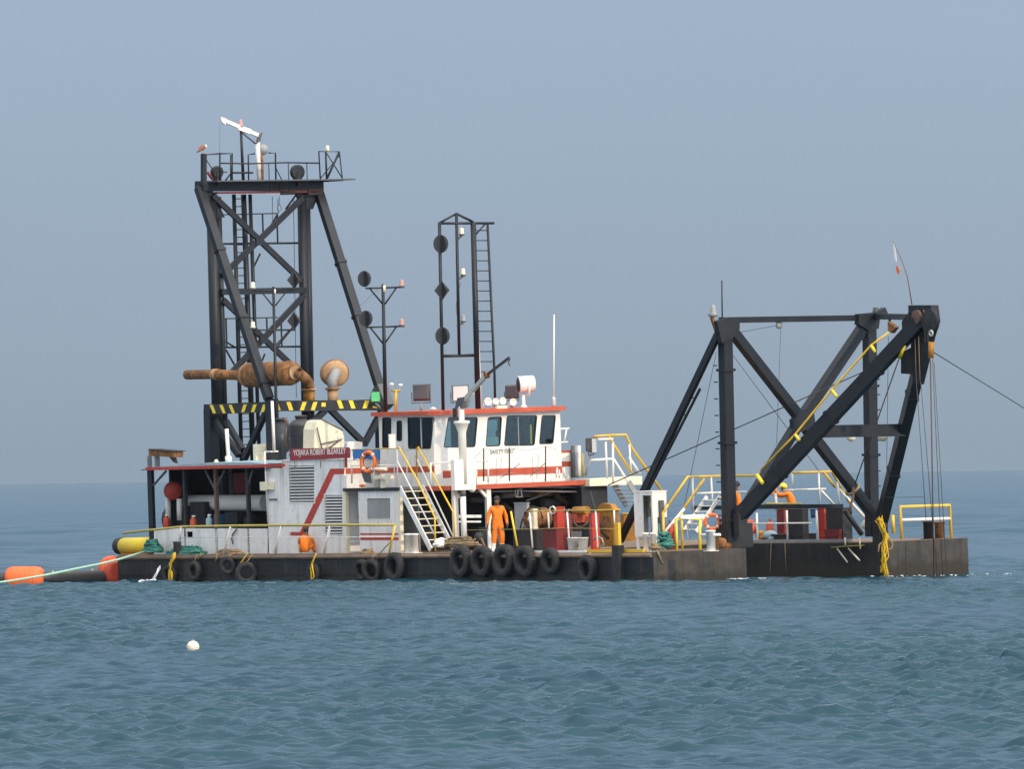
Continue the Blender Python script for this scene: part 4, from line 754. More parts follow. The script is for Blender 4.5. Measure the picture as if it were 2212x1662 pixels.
u3, = (UFr+.25,)
def M3(x, y): return U(q('B', x, y), u3)
m3 = thing('signal_mast', 'thin grey mast with two dark diamonds before the stern tower', 'mast', V((u3, M3(945, 1300).y, zDR)))
part(m3, 'pole', MB().pipe([M3(920, 260), M3(945, 1360), V((u3, M3(955, 1380).y, zDR))], .05, 8, .06), 'tower'); part(m3, 'pole_cap', MB().pipe([M3(928, 285), M3(930, 330)], .055, 8), 'cleanwhite')
part(m3, 'arm', MB().pipe([M3(720, 684), M3(1130, 682)], .035, 6), 'tower'); part(m3, 'arm', MB().pipe([M3(730, 298), M3(1130, 292)], .03, 6), 'tower')
for p0, p1 in (((820, 330), (912, 445)), ((1045, 310), (940, 445)), ((1070, 690), (945, 830))): part(m3, 'strut', MB().pipe([M3(*p0), M3(*p1)], .025, 6), 'tower')
diamond(m3, M3(1120, 195), .3); diamond(m3, M3(1120, 592), .3); lamp(m3, M3(722, 660), 'cream'); lamp(m3, M3(722, 275), 'cream')

# lamps, horns and aerials on the wheelhouse roof
def flood(label, c, d, w, h, t, mat, foot, face='lampglass'):
    d = V(d).normalized(); a_, b_ = frame(d); b_ = V((0, 0, 1)); a_ = d.cross(b_).normalized(); c = V(c)
    f = thing('floodlight', label, 'floodlight', foot)
    def rc(o, sw, sh): return [c+d*o+a_*sw*sx+b_*sh*sz for sx, sz in ((-.5, -.5), (.5, -.5), (.5, .5), (-.5, .5))]
    part(f, 'housing', MB().add(rc(-t/2, w*.8, h*.8)+rc(t/2, w, h), [(3, 2, 1, 0), (4, 5, 6, 7), (0, 1, 5, 4), (1, 2, 6, 5), (2, 3, 7, 6), (3, 0, 4, 7)]), mat)
    part(f, 'lens', MB().prism(rc(t/2+.002, w*.88, h*.88), d*.006), face)
    part(f, 'yoke', MB().pipe([c+a_*w*.53, c+a_*w*.53-b_*h*.62, c-a_*w*.53-b_*h*.62, c-a_*w*.53], .018, 6), 'darkgrey')
    part(f, 'stand', MB().pipe([foot, c-b_*h*.62], .045, 8), 'grey'); return f
def rf(x, u_): p = U(q('E', x, 400), u_); return V((u_, p.y, zWR))
camd = (S3 @ V((0, -1, 0)))
flood('square grey floodlight turned away, nearest the signal mast on the roof', U(q('E', 775, 245), -18.0), -camd+V((.3, .2, -.1)), .66, .6, .2, 'darkgrey', rf(778, -18.0))
flood('square floodlight with pale ribbed glass beside the crane boom', U(q('E', 1150, 248), -17.2), camd+V((.2, .3, -.25)), .62, .56, .22, 'darkgrey', rf(1150, -17.2))
flood('dark floodlight half hidden behind the white searchlight', U(q('E', 1655, 240), -17.5), -camd+V((.2, .4, 0)), .5, .5, .2, 'darkgrey', rf(1660, -17.5))
flood('large grey floodlight on a pole beside the far yellow stairs', U(q('I', 530, -30), UQ), V((.75, .6, -.15)), .6, .55, .25, 'darkgrey', U(q('I', 480, 270), UQ))
flood('green glass floodlight on the end of the striped beam', U(q('E', 330, 285), UFr+.3), camd+V((.1, .1, -.15)), .34, .38, .2, 'dark', U(q('E', 375, 400), UFr+.1), 'green')
us = -16.6; c = U(q('E', 1800, 165), us); dd = V((-.35, -.9, -.05)).normalized()
sgt = thing('searchlight', 'white drum searchlight on a yoke at the wheelhouse roof', 'searchlight', rf(1775, us))
part(sgt, 'drum', MB().lathe(c-dd*.28, dd, [(.08, -.02), (.25, 0), (.285, .04), (.285, .5), (.3, .52), (.3, .56), (.27, .57)], 22), 'cleanwhite'); part(sgt, 'lens', MB().lathe(c-dd*.28, dd, [(.27, .572), (.2, .6), (.05, .61)], 22), 'blackplastic')
part(sgt, 'yoke', MB().pipe([c+V((.3, -.08, 0)), c+V((.2, -.03, -.4)), c+V((-.2, .03, -.4)), c+V((-.28, .1, 0))], .035, 8), 'cleanwhite'); part(sgt, 'pedestal', MB().lathe(rf(1775, us), (0, 0, 1), [(.14, 0), (.1, .06), (.06, .1), (.06, (c-rf(1775, us)).z-.38)], 12), 'cleanwhite')
hn = thing('horn_cluster', 'row of white trumpet horns at the roof edge under the searchlight', 'horns', rf(1550, UF-.1))
for x, y, r in ((1428, 335, .14), (1503, 335, .12), (1572, 330, .13), (1672, 342, .13)):
    c = U(q('E', x, y), UF); d = V((.9, -.25, .05)).normalized(); h_ = part(hn, 'horn', MB().lathe(c-d*.4, d, [(.04, 0), (.045, .2), (.07, .3), (r, .4), (r*.9, .405), (.05, .3)], 16), 'cleanwhite')
    part(h_, 'bracket', MB().pipe([c-d*.35, V((c.x-.35, c.y, zWR))], .03, 6), 'white')
solo('junction_box', 'small yellow box on the red roof edge below the horns', 'box', MB().box(U(q('E', 1515, 378), UF+.2), U(q('E', 1592, 424), UF+.05)).box(U(q('E', 1525, 385), UF+.21), U(q('E', 1580, 415), UF+.2)), 'cream')
wv = thing('wind_sensor', 'yellow pole with two white sensors behind the wheelhouse roof', 'sensor', U(q('E', 530, 450), u2-.2))
part(wv, 'pole', MB().pipe(PU(u2-.2, q('E', 530, 450), q('E', 530, 225)), .05, 8), 'yellow'); part(wv, 'crossbar', MB().pipe(PU(u2-.2, q('E', 492, 228), q('E', 570, 235)), .045, 8), 'dullyellow')
for x, y in ((490, 168), (576, 176)): part(wv, 'sensor', MB().ball(U(q('E', x, y), u2-.2), (.08, .09, .05), 10, 6).pipe(PU(u2-.2, q('E', x+8 if x < 500 else x-8, 235), q('E', x, y)), .008, 5), 'cleanwhite')
an = thing('whip_aerial', 'tall white whip aerial at the right corner of the wheelhouse roof', 'aerial', rf(2065, UF))
part(an, 'rod', MB().pipe([U(q('C', 2070, 1100), UF), rf(2068, UF)+V((0, 0, .2))], .022, 6, .03), 'cleanwhite'); part(an, 'spring_base', MB().lathe(rf(2068, UF), (0, 0, 1), [(.09, 0), (.07, .06), (.1, .12), (.06, .2), (.09, .28), (.03, .34)], 10), 'silver')
solo('roof_lamp', 'small white lamp on the wheelhouse roof by the mast foot', 'lamp', MB().lathe(rf(893, -18.3), (0, 0, 1), [(.12, 0), (.14, .05), (.08, .1), (.03, .12)], 12), 'cleanwhite')

# exhausts
wx = 4.1
ex = thing('exhaust_silencer', 'large rust orange exhaust silencer lying across the stern tower', 'exhaust', W((668, 866), wx))
m0, m1 = W((524, 812), wx), W((636, 806), wx); ax = (m1-m0).normalized(); ln = (m1-m0).length
part(ex, 'drum', MB().lathe(m0, ax, [(.2, 0), (.36, .12), (.435, .4), (.435, ln-.3), (.4, ln-.1), (.2, ln)], 26), 'rust')
for h_ in (.42, ln*.5, ln-.32): part(ex, 'band', MB().lathe(m0, ax, [(.43, h_-.03), (.447, h_-.025), (.447, h_+.025), (.43, h_+.03)], 26), 'paleRust' if h_ == .42 else 'rust')
part(ex, 'tailpipe', MB().pipe([W((404, 810), wx), W((466, 809), wx), W((530, 812), wx)], .175, 18), 'rust'); part(ex, 'clamp', MB().pipe(PW(wx, (462, 809), (470, 809)), .2, 18), 'paleRust')
pe = U((668, 866), UFr-.25); part(ex, 'elbow', MB().pipe([m1-ax*.1, m1+ax*.25, lerp(m1, pe, .5)+V((.25, .0, .28)), pe+V((0, 0, .62)), pe+V((0, 0, .4))], .19, 16), 'rust')
part(ex, 'flange', MB().pipe([m1+ax*.02, m1+ax*.08], .25, 18), 'paleRust'); part(ex, 'flange', MB().pipe([pe+V((0, 0, .37)), pe+V((0, 0, .43))], .29, 18), 'paleRust'); part(ex, 'riser', MB().pipe([pe+V((0, 0, .38)), pe+V((0, 0, -.1))], .21, 16), 'amber')
pr = U((719, 866), UFr-.25); e2 = thing('exhaust_silencer', 'rusty exhaust drum seen end on with an elbow pipe, above the striped beam', 'exhaust', pr)
cE = U((725, 806), UFr-.5); dv = -camd; dv = (dv+V((-.12, .0, 0))).normalized()
part(e2, 'drum', MB().lathe(cE, dv, [(.2, 0), (.44, .05), (.475, .1), (.475, 2.0), (.2, 2.2)], 28), 'paleRust'); part(e2, 'rim', MB().torus(cE+dv*.1, dv, .465, .03, 28, 8), 'rust')
part(e2, 'elbow', MB().pipe([cE+dv*.1, cE-dv*.25, pr+V((0, 0, .75)), pr+V((0, 0, .42))], .18, 16), 'grey'); part(e2, 'flange', MB().pipe([pr+V((0, 0, .39)), pr+V((0, 0, .46))], .26, 18), 'rust'); part(e2, 'riser', MB().pipe([pr+V((0, 0, .4)), pr+V((0, 0, -.1))], .19, 16), 'paleRust')

# crane davit and aerials on the tower top
Fd = UT+.1
def A_(x, y): return U(q('A', x, y), Fd)
dv_ = thing('davit_crane', 'small white davit with tilted jib on top of the stern tower', 'crane', A_(782, 690))
part(dv_, 'post', MB().pipe([A_(785, 690), A_(765, 300)], .09, 10), 'white'); part(dv_, 'sleeve', MB().pipe([A_(800, 690), A_(796, 430)], .1, 10), 'rust'); part(dv_, 'jib', MB().beam(A_(425, 88), A_(770, 240), .11, .13), 'cleanwhite'); part(dv_, 'jib_ram', MB().beam(A_(575, 165), A_(690, 205), .16, .18), 'cleanwhite')
part(dv_, 'jib_head', MB().prism([A_(395, 60), A_(450, 80), A_(440, 140), A_(405, 110)], (.1, 0, 0)), 'white'); part(dv_, 'pivot_plate', MB().prism([A_(800, 215), A_(770, 240), A_(742, 320), A_(780, 300)], (.1, 0, 0)), 'darkgrey'); part(dv_, 'ram_strut', MB().pipe([A_(615, 215), A_(745, 320)], .03, 6), 'darkgrey'); part(dv_, 'line', MB().pipe([A_(400, 120), A_(398, 420)], .006, 4), 'wire')
solo('dish_reflector', 'round grey dish beside the davit post on the stern tower', 'dish', MB().lathe(A_(818, 380)+camd*.1, -camd+V((0, 0, -.1)), [(.04, -.1), (.12, -.06), (.19, .02), (.2, .04), (.18, .04)], 20), 'grey')
tl = thing('aerial_pole', 'thin pole with a red and white lamp above the stern tower', 'aerial', A_(628, 690)); part(tl, 'pole', MB().pipe([A_(628, 690), A_(603, 150)], .06, 8, .045), 'tower'); part(tl, 'lamp', MB().lathe(A_(603, 160), (0, 0, 1), [(.1, 0), (.12, .04), (.07, .08), (.08, .22), (.03, .28)], 10), 'redlamp')
# bird on the corner post
bp_ = U(q('A', 240, 415), Fp); bd = thing('bird', 'brown kite with a white head perched on the tower corner post', 'bird', bp_)
def Ab(x, y): return U(q('A', x, y), Fp)
part(bd, 'body', MB().pipe([Ab(172, 410), Ab(190, 398), Ab(212, 375), Ab(235, 358), Ab(252, 348), Ab(262, 342)], .05, 10, rs=[.008, .03, .075, .09, .06, .03]), 'chestnut'); part(bd, 'head', MB().ball(Ab(262, 345), (.05, .05, .055)).pipe([Ab(252, 362), Ab(262, 345)], .055, 8), 'feather')
part(bd, 'beak', MB().pipe([Ab(270, 345), Ab(279, 352)], .015, 6, .004), 'dark'); part(bd, 'wing', MB().prism([Ab(205, 368), Ab(240, 355), Ab(232, 385), Ab(180, 410)], (.03, -.02, 0)), 'dark'); part(bd, 'leg', MB().pipe([Ab(238, 385), Ab(240, 415)], .012, 5), 'dullyellow')

# tanks and clutter on the deckhouse roof
def onroof(p, w, z=None): b_ = W(p, w); return V((b_.x, w, z if z is not None else zDR))
tk = onroof(q('T', 390, 560), 2.4); zt = W(q('T', 390, 255), 2.4).z
wt = thing('water_tank', 'ribbed black plastic water tank on the deckhouse roof behind the name board', 'tank', tk)
hh = zt-tk.z; prof = [(.42, 0)]+[(.43+(.035 if i % 2 else 0), .05+i*(hh*.8-.05)/13) for i in range(14)]+[(.42, hh*.84), (.3, hh*.92), (.2, hh*.94), (.2, hh)]
part(wt, 'shell', MB().lathe(tk, (0, 0, 1), prof, 28), 'blackplastic'); part(wt, 'lid', MB().lathe(tk+V((0, 0, hh)), (0, 0, 1), [(.23, 0), (.23, .05), (.1, .07)], 16), 'blackplastic')
uh = -22.4
wl = thing('vent_hood', 'cream white sloped hood beside the black water tank', 'hood', U(q('T', 640, 545), uh)); hp_ = [U(q('T', *p), uh) for p in ((505, 545), (508, 370), (535, 295), (570, 280), (610, 285), (690, 325), (765, 385), (782, 440), (785, 545))]
part(wl, 'shell', MB().prism(hp_, (-.7, 0, 0)), 'cream'); part(wl, 'cover', MB().prism([hp_[3]+V((.02, 0, .05)), hp_[6]+V((.02, .03, .05)), hp_[6]+V((.02, .03, .0)), hp_[3]+V((.02, 0, 0))], (-.8, 0, 0)), 'darkgrey')
for p0, p1 in (((530, 350), (575, 545)), ((575, 505), (760, 465)), ((640, 545), (750, 465))): part(wl, 'strut', MB().pipe([U(q('T', *p0), uh+.1), U(q('T', *p1), uh+.1)], .03, 6), 'darkgrey')
solo('vent_stack', 'dark vent stack standing left of the black water tank', 'stack', MB().pipe([onroof(q('T', 190, 560), 2.8, zR), onroof(q('T', 190, 300), 2.8, W(q('T', 190, 280), 2.8).z)], .2, 16).pipe([onroof(q('T', 190, 300), 2.8, W(q('T', 190, 285), 2.8).z), onroof(q('T', 190, 300), 2.8, W(q('T', 190, 262), 2.8).z)], .24, 16), 'blackplastic')
solo('bent_pipe', 'rusty bent pipe between the vent stack and the water tank', 'pipe', MB().pipe(PW(2.2, q('T', 215, 265), q('T', 250, 290), q('T', 262, 370), q('T', 252, 480), q('T', 275, 560)), .055, 8), 'wireB')
lp = thing('lamp_post', 'slim white post on a small shelf before the stern column', 'post', W(q('D', 1560, 190), WD+.1)); part(lp, 'post', MB().pipe([W(q('B', 908, 1372), WD+.1), W(q('D', 1560, 180), WD+.1)], .055, 8), 'cleanwhite'); part(lp, 'shelf', MB().box(W(q('D', 1462, 185), WD), W(q('D', 1600, 196), WD+.3)), 'cleanwhite'); part(lp, 'bin', MB().box(W(q('D', 1482, 200), WD+.02), W(q('D', 1600, 270), WD+.35)), 'dark')
solo('white_vent_pipe', 'white vertical vent pipe on the canopy beside the stern column', 'pipe', MB().pipe(PW(2.2, q('D', 1098, -30), q('D', 1118, 298)), .07, 10).pipe(PW(2.2, q('D', 1114, 235), q('D', 1118, 300)), .12, 10), 'cleanwhite')
solo('cap_fitting', 'small yellow cap fitting on the canopy left of the white vent pipe', 'fitting', MB().lathe(W(q('D', 998, 315), 1.2), (0, 0, 1), [(.08, 0), (.09, .1), (.05, .16), (.02, .18)], 10), 'cream')
solo('cream_locker', 'cream locker standing behind the stern column on the canopy', 'locker', MB().box(W(q('D', 1380, 120), 3.0), W(q('D', 1472, 295), 3.5)).box(W(q('D', 1385, 205), 2.98), W(q('D', 1468, 215), 3.0)), 'cream')
sv = thing('stern_davit', 'rusty timber topped davit on the stern end of the canopy', 'davit', W(q('D', 345, 345), 1.3)); part(sv, 'beam', MB().prism(PW(1.2, q('D', 338, 172), q('D', 585, 192), q('D', 585, 248), q('D', 338, 232)), (0, .4, 0)), 'rust'); part(sv, 'cap', MB().prism(PW(1.15, q('D', 335, 165), q('D', 588, 186), q('D', 588, 192), q('D', 335, 172)), (0, .5, 0)), 'dark')
for x0, x1 in ((325, 372), (402, 442)): part(sv, 'post', MB().box(W(q('D', x0, 235), 1.25), W(q('D', x1, 345), 1.45)), 'grey')
part(sv, 'hook', MB().prism(PW(1.3, q('D', 540, 246), q('D', 588, 246), q('D', 590, 270), q('D', 605, 305), q('D', 575, 290), q('D', 560, 270)), (0, .1, 0)), 'dark')
solo('white_bundle', 'white wrapped bundle on the deckhouse roof end by the wheelhouse', 'bundle', MB().box(W(q('E', 50, 735), 1.6), W(q('E', 208, 800), 2.2)).box(W(q('E', 70, 728), 1.62), W(q('E', 120, 736), 2.1)), 'cleanwhite')
tp = [[W(q('E', x, y+6*math.sin(x*.07)), WD-.04+.03*math.sin(x*.11+y*.05)) for x in np.linspace(115, 372, 14)] for y in (803, 830, 860, 897)]
mb = MB(); n_ = 14; mb.add([p for r_ in tp for p in r_]+[p+V((0, .03, 0)) for r_ in tp for p in r_], [(i*n_+j, (i+1)*n_+j, (i+1)*n_+j+1, i*n_+j+1) for i in range(3) for j in range(n_-1)]+[(56+i*n_+j+1, 56+(i+1)*n_+j+1, 56+(i+1)*n_+j, 56+i*n_+j) for i in range(3) for j in range(n_-1)], True)
solo('blue_tarpaulin', 'crumpled blue tarpaulin tied along the gallery railing', 'tarpaulin', mb, 'blue')
def lifebuoy(label, c, axis, R_, r):
    o = thing('lifebuoy', label, 'lifebuoy', V(c)-V((0, 0, R_+r))); part(o, 'ring', MB().torus(c, axis, R_, r, 28, 10), 'buoyorange')
    a_, b_ = frame(V(axis))
    for t in (.8, 2.37, 3.94, 5.5):
        e = a_*math.cos(t)+b_*math.sin(t); tg = -a_*math.sin(t)+b_*math.cos(t); part(o, 'band', MB().pipe([V(c)+e*R_-tg*.03, V(c)+e*R_+tg*.03], r*1.08, 10), 'cleanwhite')
lifebuoy('orange lifebuoy hung on the gallery railing beside the blue tarpaulin', W(q('E', 265, 925), WD-.1), (.15, -1, .05), .34, .075)
lifebuoy('faded orange lifebuoy by the near gantry column', U(q('I', 1712, 715), -.9), (1, -.5, 0), .24, .06)
solo('dark_jacket', 'dark jacket hanging below the lifebuoy on the gallery railing', 'jacket', MB().prism(PW(WD-.06, q('E', 215, 1000), q('E', 285, 1035), q('E', 300, 1130), q('E', 245, 1120), q('E', 222, 1060)), (0, -.08, 0)), 'darkgrey')
solo('white_locker', 'white box at the top of the gallery stairs', 'box', MB().box(W(q('E', 457, 662), WD+.05), W(q('E', 530, 798), WD+.3)).box(W(q('E', 455, 655), WD+.03), W(q('E', 532, 663), WD+.32)), 'cleanwhite')
fl = thing('work_lamp', 'yellow double work lamp on the passage wall top', 'lamp', W(q('E', 400, 1180), WD-.05)); part(fl, 'stand', MB().box(W(q('E', 378, 1075), WD-.15), W(q('E', 432, 1175), WD-.02)), 'cream')
for x0, x1, y0 in ((318, 395, 1050), (405, 482, 1052)): part(fl, 'head', MB().prism(PW(WD-.22, q('E', x0, y0+6), q('E', x1, y0), q('E', x1, y0+38), q('E', x0, y0+44)), (0, .18, 0)), 'cream')
solo('orange_life_vest', 'orange bundle lying on the gallery deck edge', 'bundle', MB().ball(W(q('E', 205, 1155), WD-.06), (.18, .07, .06), 10, 6), 'buoyorange')
solo('yellow_sling', 'pale yellow sling rolled on the railing beside the lifebuoy', 'sling', MB().pipe(PW(WD-.08, q('E', 272, 1000), q('E', 345, 992), q('E', 440, 994)), .06, 8), 'cream')
solo('edge_lamp', 'small yellow capped lamp on the upper deck edge', 'lamp', MB().lathe(U(q('E', 1300, 1150), UDF+.1), (0, 0, 1), [(.07, 0), (.08, .25), (.1, .27), (.1, .5), (.04, .56)], 10), 'cream')
solo('bulkhead_lamp', 'yellow lamp hanging under the upper deck between the white posts', 'lamp', MB().lathe(U(q('E', 1270, 1165), UDF-.1), (0, 0, -1), [(.05, 0), (.12, .04), (.12, .14), (.05, .2)], 10), 'cream')

# machinery on the fore deck
def blk(name, label, cat, k, x0, y0, x1, y1, w, dw, mat, group=None, zb=None):
    a_, b_ = W(q(k, x0, y0), w), W(q(k, x1, y1), w); z0 = b_.z if zb is None else zb
    o = thing(name, label, cat, V(((a_.x+b_.x)/2, w+dw/2, z0)), group); lo, hi = V((a_.x, w, z0)), V((b_.x, w+dw, a_.z)); part(o, 'body', MB().box(lo, hi), mat)
    part(o, 'lid', MB().box(V((a_.x-.02, w-.02, a_.z+.0005)), V((b_.x+.02, w+dw+.02, a_.z+.03))), mat); part(o, 'rib', MB().box(V((a_.x+.05, w-.025, z0+.1)), V((b_.x-.05, w-.0005, z0+.15))), mat); part(o, 'rib', MB().box(V((b_.x+.0005, w+.05, z0+.15)), V((b_.x+.025, w+dw-.05, z0+.2))), mat)
    return o
blk('red_cabinet', 'low dark red cabinet beside the winch drum on the fore deck', 'cabinet', 'I', 62, 790, 200, 960, .6, .5, 'darkred', zb=1.0)
blk('red_cabinet', 'tall bright red cabinet between the low dark red one and the buckets', 'cabinet', 'I', 165, 580, 215, 955, 1.2, .3, 'red', zb=1.0)
blk('red_locker', 'narrow red locker standing right of the white buckets', 'locker', 'I', 518, 640, 552, 965, 1.0, .3, 'red', zb=1.0)
wn = thing('winch', 'round brown winch drum with cream hub behind the near rail', 'winch', V((W(q('G', 1855, 800), 1.6).x, 1.6, 1.0)))
c = W(q('G', 1855, 625), 1.6); dr = V((.35, -.94, 0)); part(wn, 'drum', MB().lathe(c-dr*.7, dr, [(.1, -.02), (.38, 0), (.38, .06), (.26, .08), (.26, .6), (.38, .64), (.38, .7), (.1, .72)], 24), 'rust'); part(wn, 'hub', MB().lathe(c+dr*.0, dr, [(.12, 0), (.12, .1), (.04, .14)], 14), 'cream')
part(wn, 'bearing_post', MB().box(c+V((.1, -.1, -.45)), c+V((.22, .1, .35))), 'cream'); part(wn, 'base', MB().box(V((c.x-.6, 1.2, 1.0)), V((c.x+.5, 2.4, c.z-.36))), 'dark')
blk('green_screen_panel', 'grey green panel behind the standing worker', 'panel', 'G', 1682, 475, 1815, 800, 2.4, .1, 'grey', zb=1.0)
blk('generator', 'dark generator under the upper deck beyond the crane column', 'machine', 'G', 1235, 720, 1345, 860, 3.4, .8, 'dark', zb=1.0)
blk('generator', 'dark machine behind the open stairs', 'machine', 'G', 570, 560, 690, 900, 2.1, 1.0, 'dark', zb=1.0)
og = thing('hydraulic_unit', 'orange hydraulic unit behind the red locker', 'machine', V((W(q('I', 430, 800), 2.0).x, 2.0, 1.0)))
part(og, 'body', MB().box(W(q('I', 345, 640), 2.0), W(q('I', 512, 720), 2.5)), 'orangered'); part(og, 'base', MB().box(W(q('I', 350, 722), 2.05), W(q('I', 520, 960), 2.6)), 'dark'); part(og, 'motor', MB().pipe(PW(2.1, q('I', 370, 610), q('I', 500, 605)), .14, 12), 'amber'); part(og, 'dark_box', MB().box(W(q('I', 340, 810), 1.98), W(q('I', 440, 870), 2.0)), 'grey')
gb = thing('gearbox', 'large amber gearbox housing left of the dark back stay', 'machine', V((W(q('I', 670, 900), 2.4).x, 2.4, 1.0)))
part(gb, 'housing', MB().prism(PW(2.4, q('I', 590, 960), q('I', 590, 620), q('I', 600, 560), q('I', 640, 535), q('I', 720, 545), q('I', 750, 600), q('I', 755, 960)), (0, .22, 0)), 'amber'); part(gb, 'flange', MB().prism(PW(2.37, q('I', 585, 600), q('I', 755, 590), q('I', 755, 604), q('I', 585, 614)), (0, .28, 0)), 'yellow'); part(gb, 'door', MB().box(W(q('I', 640, 660), 2.37), W(q('I', 720, 800), 2.399)), 'rust')
gb2 = thing('gearbox', 'amber machine seen between the back stay and the white cabinet', 'machine', V((W(q('I', 900, 900), 3.9).x, 3.9, 1.0))); part(gb2, 'housing', MB().box(W(q('I', 850, 640), 3.9), W(q('I', 985, 900), 4.6)), 'amber'); part(gb2, 'guard', MB().pipe(PW(3.85, q('I', 850, 640), q('I', 985, 640), q('I', 985, 900)), .05, 6), 'yellow')
dk = thing('winch', 'dark winch block at the foot of the near gantry column', 'winch', U((1595, 1170), -.6)); part(dk, 'body', MB().box(U(q('I', 1840, 740), -.6), U(q('I', 2010, 960), -1.2)), 'dark'); part(dk, 'drum', MB().pipe(PU(-.5, q('I', 1750, 930), q('I', 1870, 935)), .22, 14), 'rust')
# buckets
def bucket(label, x0, x1):
    a_, b_ = W(q('I', x0, 990), .35), W(q('I', x1, 990), .35); c = V(((a_.x+b_.x)/2, .35, 1.0)); h = W(q('I', x0, 870), .35).z-1.0
    o = thing('bucket', label, 'bucket', c, 'white buckets on the fore deck'); part(o, 'pail', MB().lathe(c, (0, 0, 1), [(.14, 0), (.19, h-.02), (.205, h-.02), (.205, h), (.17, h), (.12, .03)], 20), 'bucket'); part(o, 'handle', MB().pipe([c+V((.2*math.cos(t), -.2*abs(math.sin(t))*.5-.02, h-.02-.12*math.sin(t))) for t in np.linspace(0, math.pi, 9)], .008, 5), 'grey')
bucket('white bucket nearest the red cabinet, left of the pair', 310, 405); bucket('white bucket next to the narrow red locker, right of the pair', 415, 500)
# bollards
def bollard(name, label, k, xs, y0, y1, w, r, mat, bar=False, group=None):
    cs = [V((W(q(k, x, y1), w).x, w, 1.0)) for x in xs]; h = W(q(k, xs[0], y0), w).z-1.0; o = thing(name, label, 'bollard', sum(cs, V())/len(cs), group)
    part(o, 'base_plate', MB().box(cs[0]+V((-.2, -.18, .0005)), cs[-1]+V((.2, .18, .02))), mat)
    for c in cs: part(o, 'horn', MB().lathe(c, (0, 0, 1), [(r, .02), (r, h-.05), (r*1.18, h-.045), (r*1.18, h), (r*.5, h+.01)], 16), mat)
    if bar: part(o, 'crossbar', MB().pipe([cs[0]+V((-.35, -.15, h*.78)), cs[0]+V((.35, .15, h*.78))], .05, 8), mat)
bollard('twin_bollard', 'pair of white mooring bollards at the foot of the stairs', 'G', (655, 718), 770, 945, .5, .13, 'cleanwhite')
bollard('bollard', 'white mooring post with crossbar beside the yellow hoop', 'I', (1700,), 800, 968, .9, .15, 'bucket', True)
bollard('twin_bollard', 'white twin posts under the white cabinet', 'I', (1068, 1138), 825, 990, .6, .1, 'cleanwhite')
bollard('bollard', 'dark bollard behind the far yellow hoop', 'J', (1918,), 710, 870, 12.3, .17, 'dark')
bollard('bollard', 'rusty bollard at the right end of the far pontoon', 'J', (2030,), 715, 880, 12.6, .17, 'rust')
bollard('bollard', 'dark bollard on the stern deck edge behind the yellow rope', 'D', (620,), 1065, 1190, .3, .14, 'darkgrey')
# white electrical cabinet
uc2 = -2.6; cw = U(q('I', 1130, 600), uc2).y; zc0, zc1 = U(q('I', 1130, 862), uc2).z, U(q('I', 1130, 425), uc2).z; ul = W(q('I', 952, 600), cw).x; wr = U(q('I', 1270, 600), uc2).y
cb = thing('electrical_cabinet', 'tall white cabinet with an open dark slot on the near pontoon', 'cabinet', V(((ul+uc2)/2, cw+.3, 1.0)))
s0, s1 = W(q('I', 1035, 600), cw).x, W(q('I', 1118, 600), cw).x
part(cb, 'side_panel', MB().holed([(ul, cw, zc0), (uc2, cw, zc0), (uc2, cw, zc1), (ul, cw, zc1)], [[(s0, cw, zc0+.05), (s1, cw, zc0+.05), (s1, cw, zc1-.12), (s0, cw, zc1-.12)]], (0, .04, 0)), 'white')
zr = U(q('I', 1200, 672), uc2).z; part(cb, 'front_panel', MB().box((uc2-.04, cw+.0405, zr), (uc2, wr, zc1)), 'cleanwhite'); part(cb, 'front_panel', MB().box((uc2-.04, cw+.0405, zc0), (uc2, cw+.2, zr-.001)), 'cleanwhite')
part(cb, 'back_panel', MB().box((ul, wr-.04, zr), (uc2-.041, wr, zc1)), 'white'); part(cb, 'top', MB().box((ul-.02, cw-.02, zc1+.0005), (uc2+.02, wr+.02, zc1+.03)), 'cleanwhite'); part(cb, 'rear_panel', MB().box((ul, cw+.041, zc0), (ul+.04, wr-.041, zc1)), 'grey')
part(cb, 'equipment', MB().box((s0+.1, cw+.25, zc0+.1), (s1+.2, cw+.4, zc1-.3)), 'darkgrey'); part(cb, 'gauge', MB().lathe(V((s0+.2, cw+.24, zc1-.45)), (0, -1, 0), [(.1, 0), (.1, .04), (.05, .05)], 14), 'dullyellow')
for x in (990, 1150): a_ = W(q('I', x, 900), cw+.03); part(cb, 'leg', MB().box((a_.x-.05, cw, 1.0), (a_.x+.05, cw+.08, zc0)), 'white')
# far side machinery
for nm, lb, ct, k, r_, w_, dw, mt_ in (('red_cylinder', 'red upright drum beyond the well railing, left of the dark beam', 'drum', 'J', (440, 600, 520, 890), 10.6, .5, 'darkred'), ('red_locker', 'tall orange red locker beyond the well railing beside the dark frame', 'locker', 'J', (845, 590, 912, 890), 10.4, .5, 'red'),
    ('pump_block', 'dark pump housing below the helmeted worker', 'machine', 'J', (535, 600, 700, 890), 9.75, .25, 'dark'), ('dark_console', 'dark green console with an arched side at the bridge end', 'console', 'J', (920, 590, 1090, 890), 10.2, .4, 'dark'), ('blue_drum', 'blue drum beside the orange red locker on the far pontoon', 'drum', 'J', (770, 600, 822, 680), 10.3, .3, 'teal'), ('low_red_box', 'low red box in front of the dark console', 'box', 'J', (905, 800, 1050, 890), 10.0, .12, 'darkred')):
    blk(nm, lb, ct, k, *r_, w_, dw, mt_)
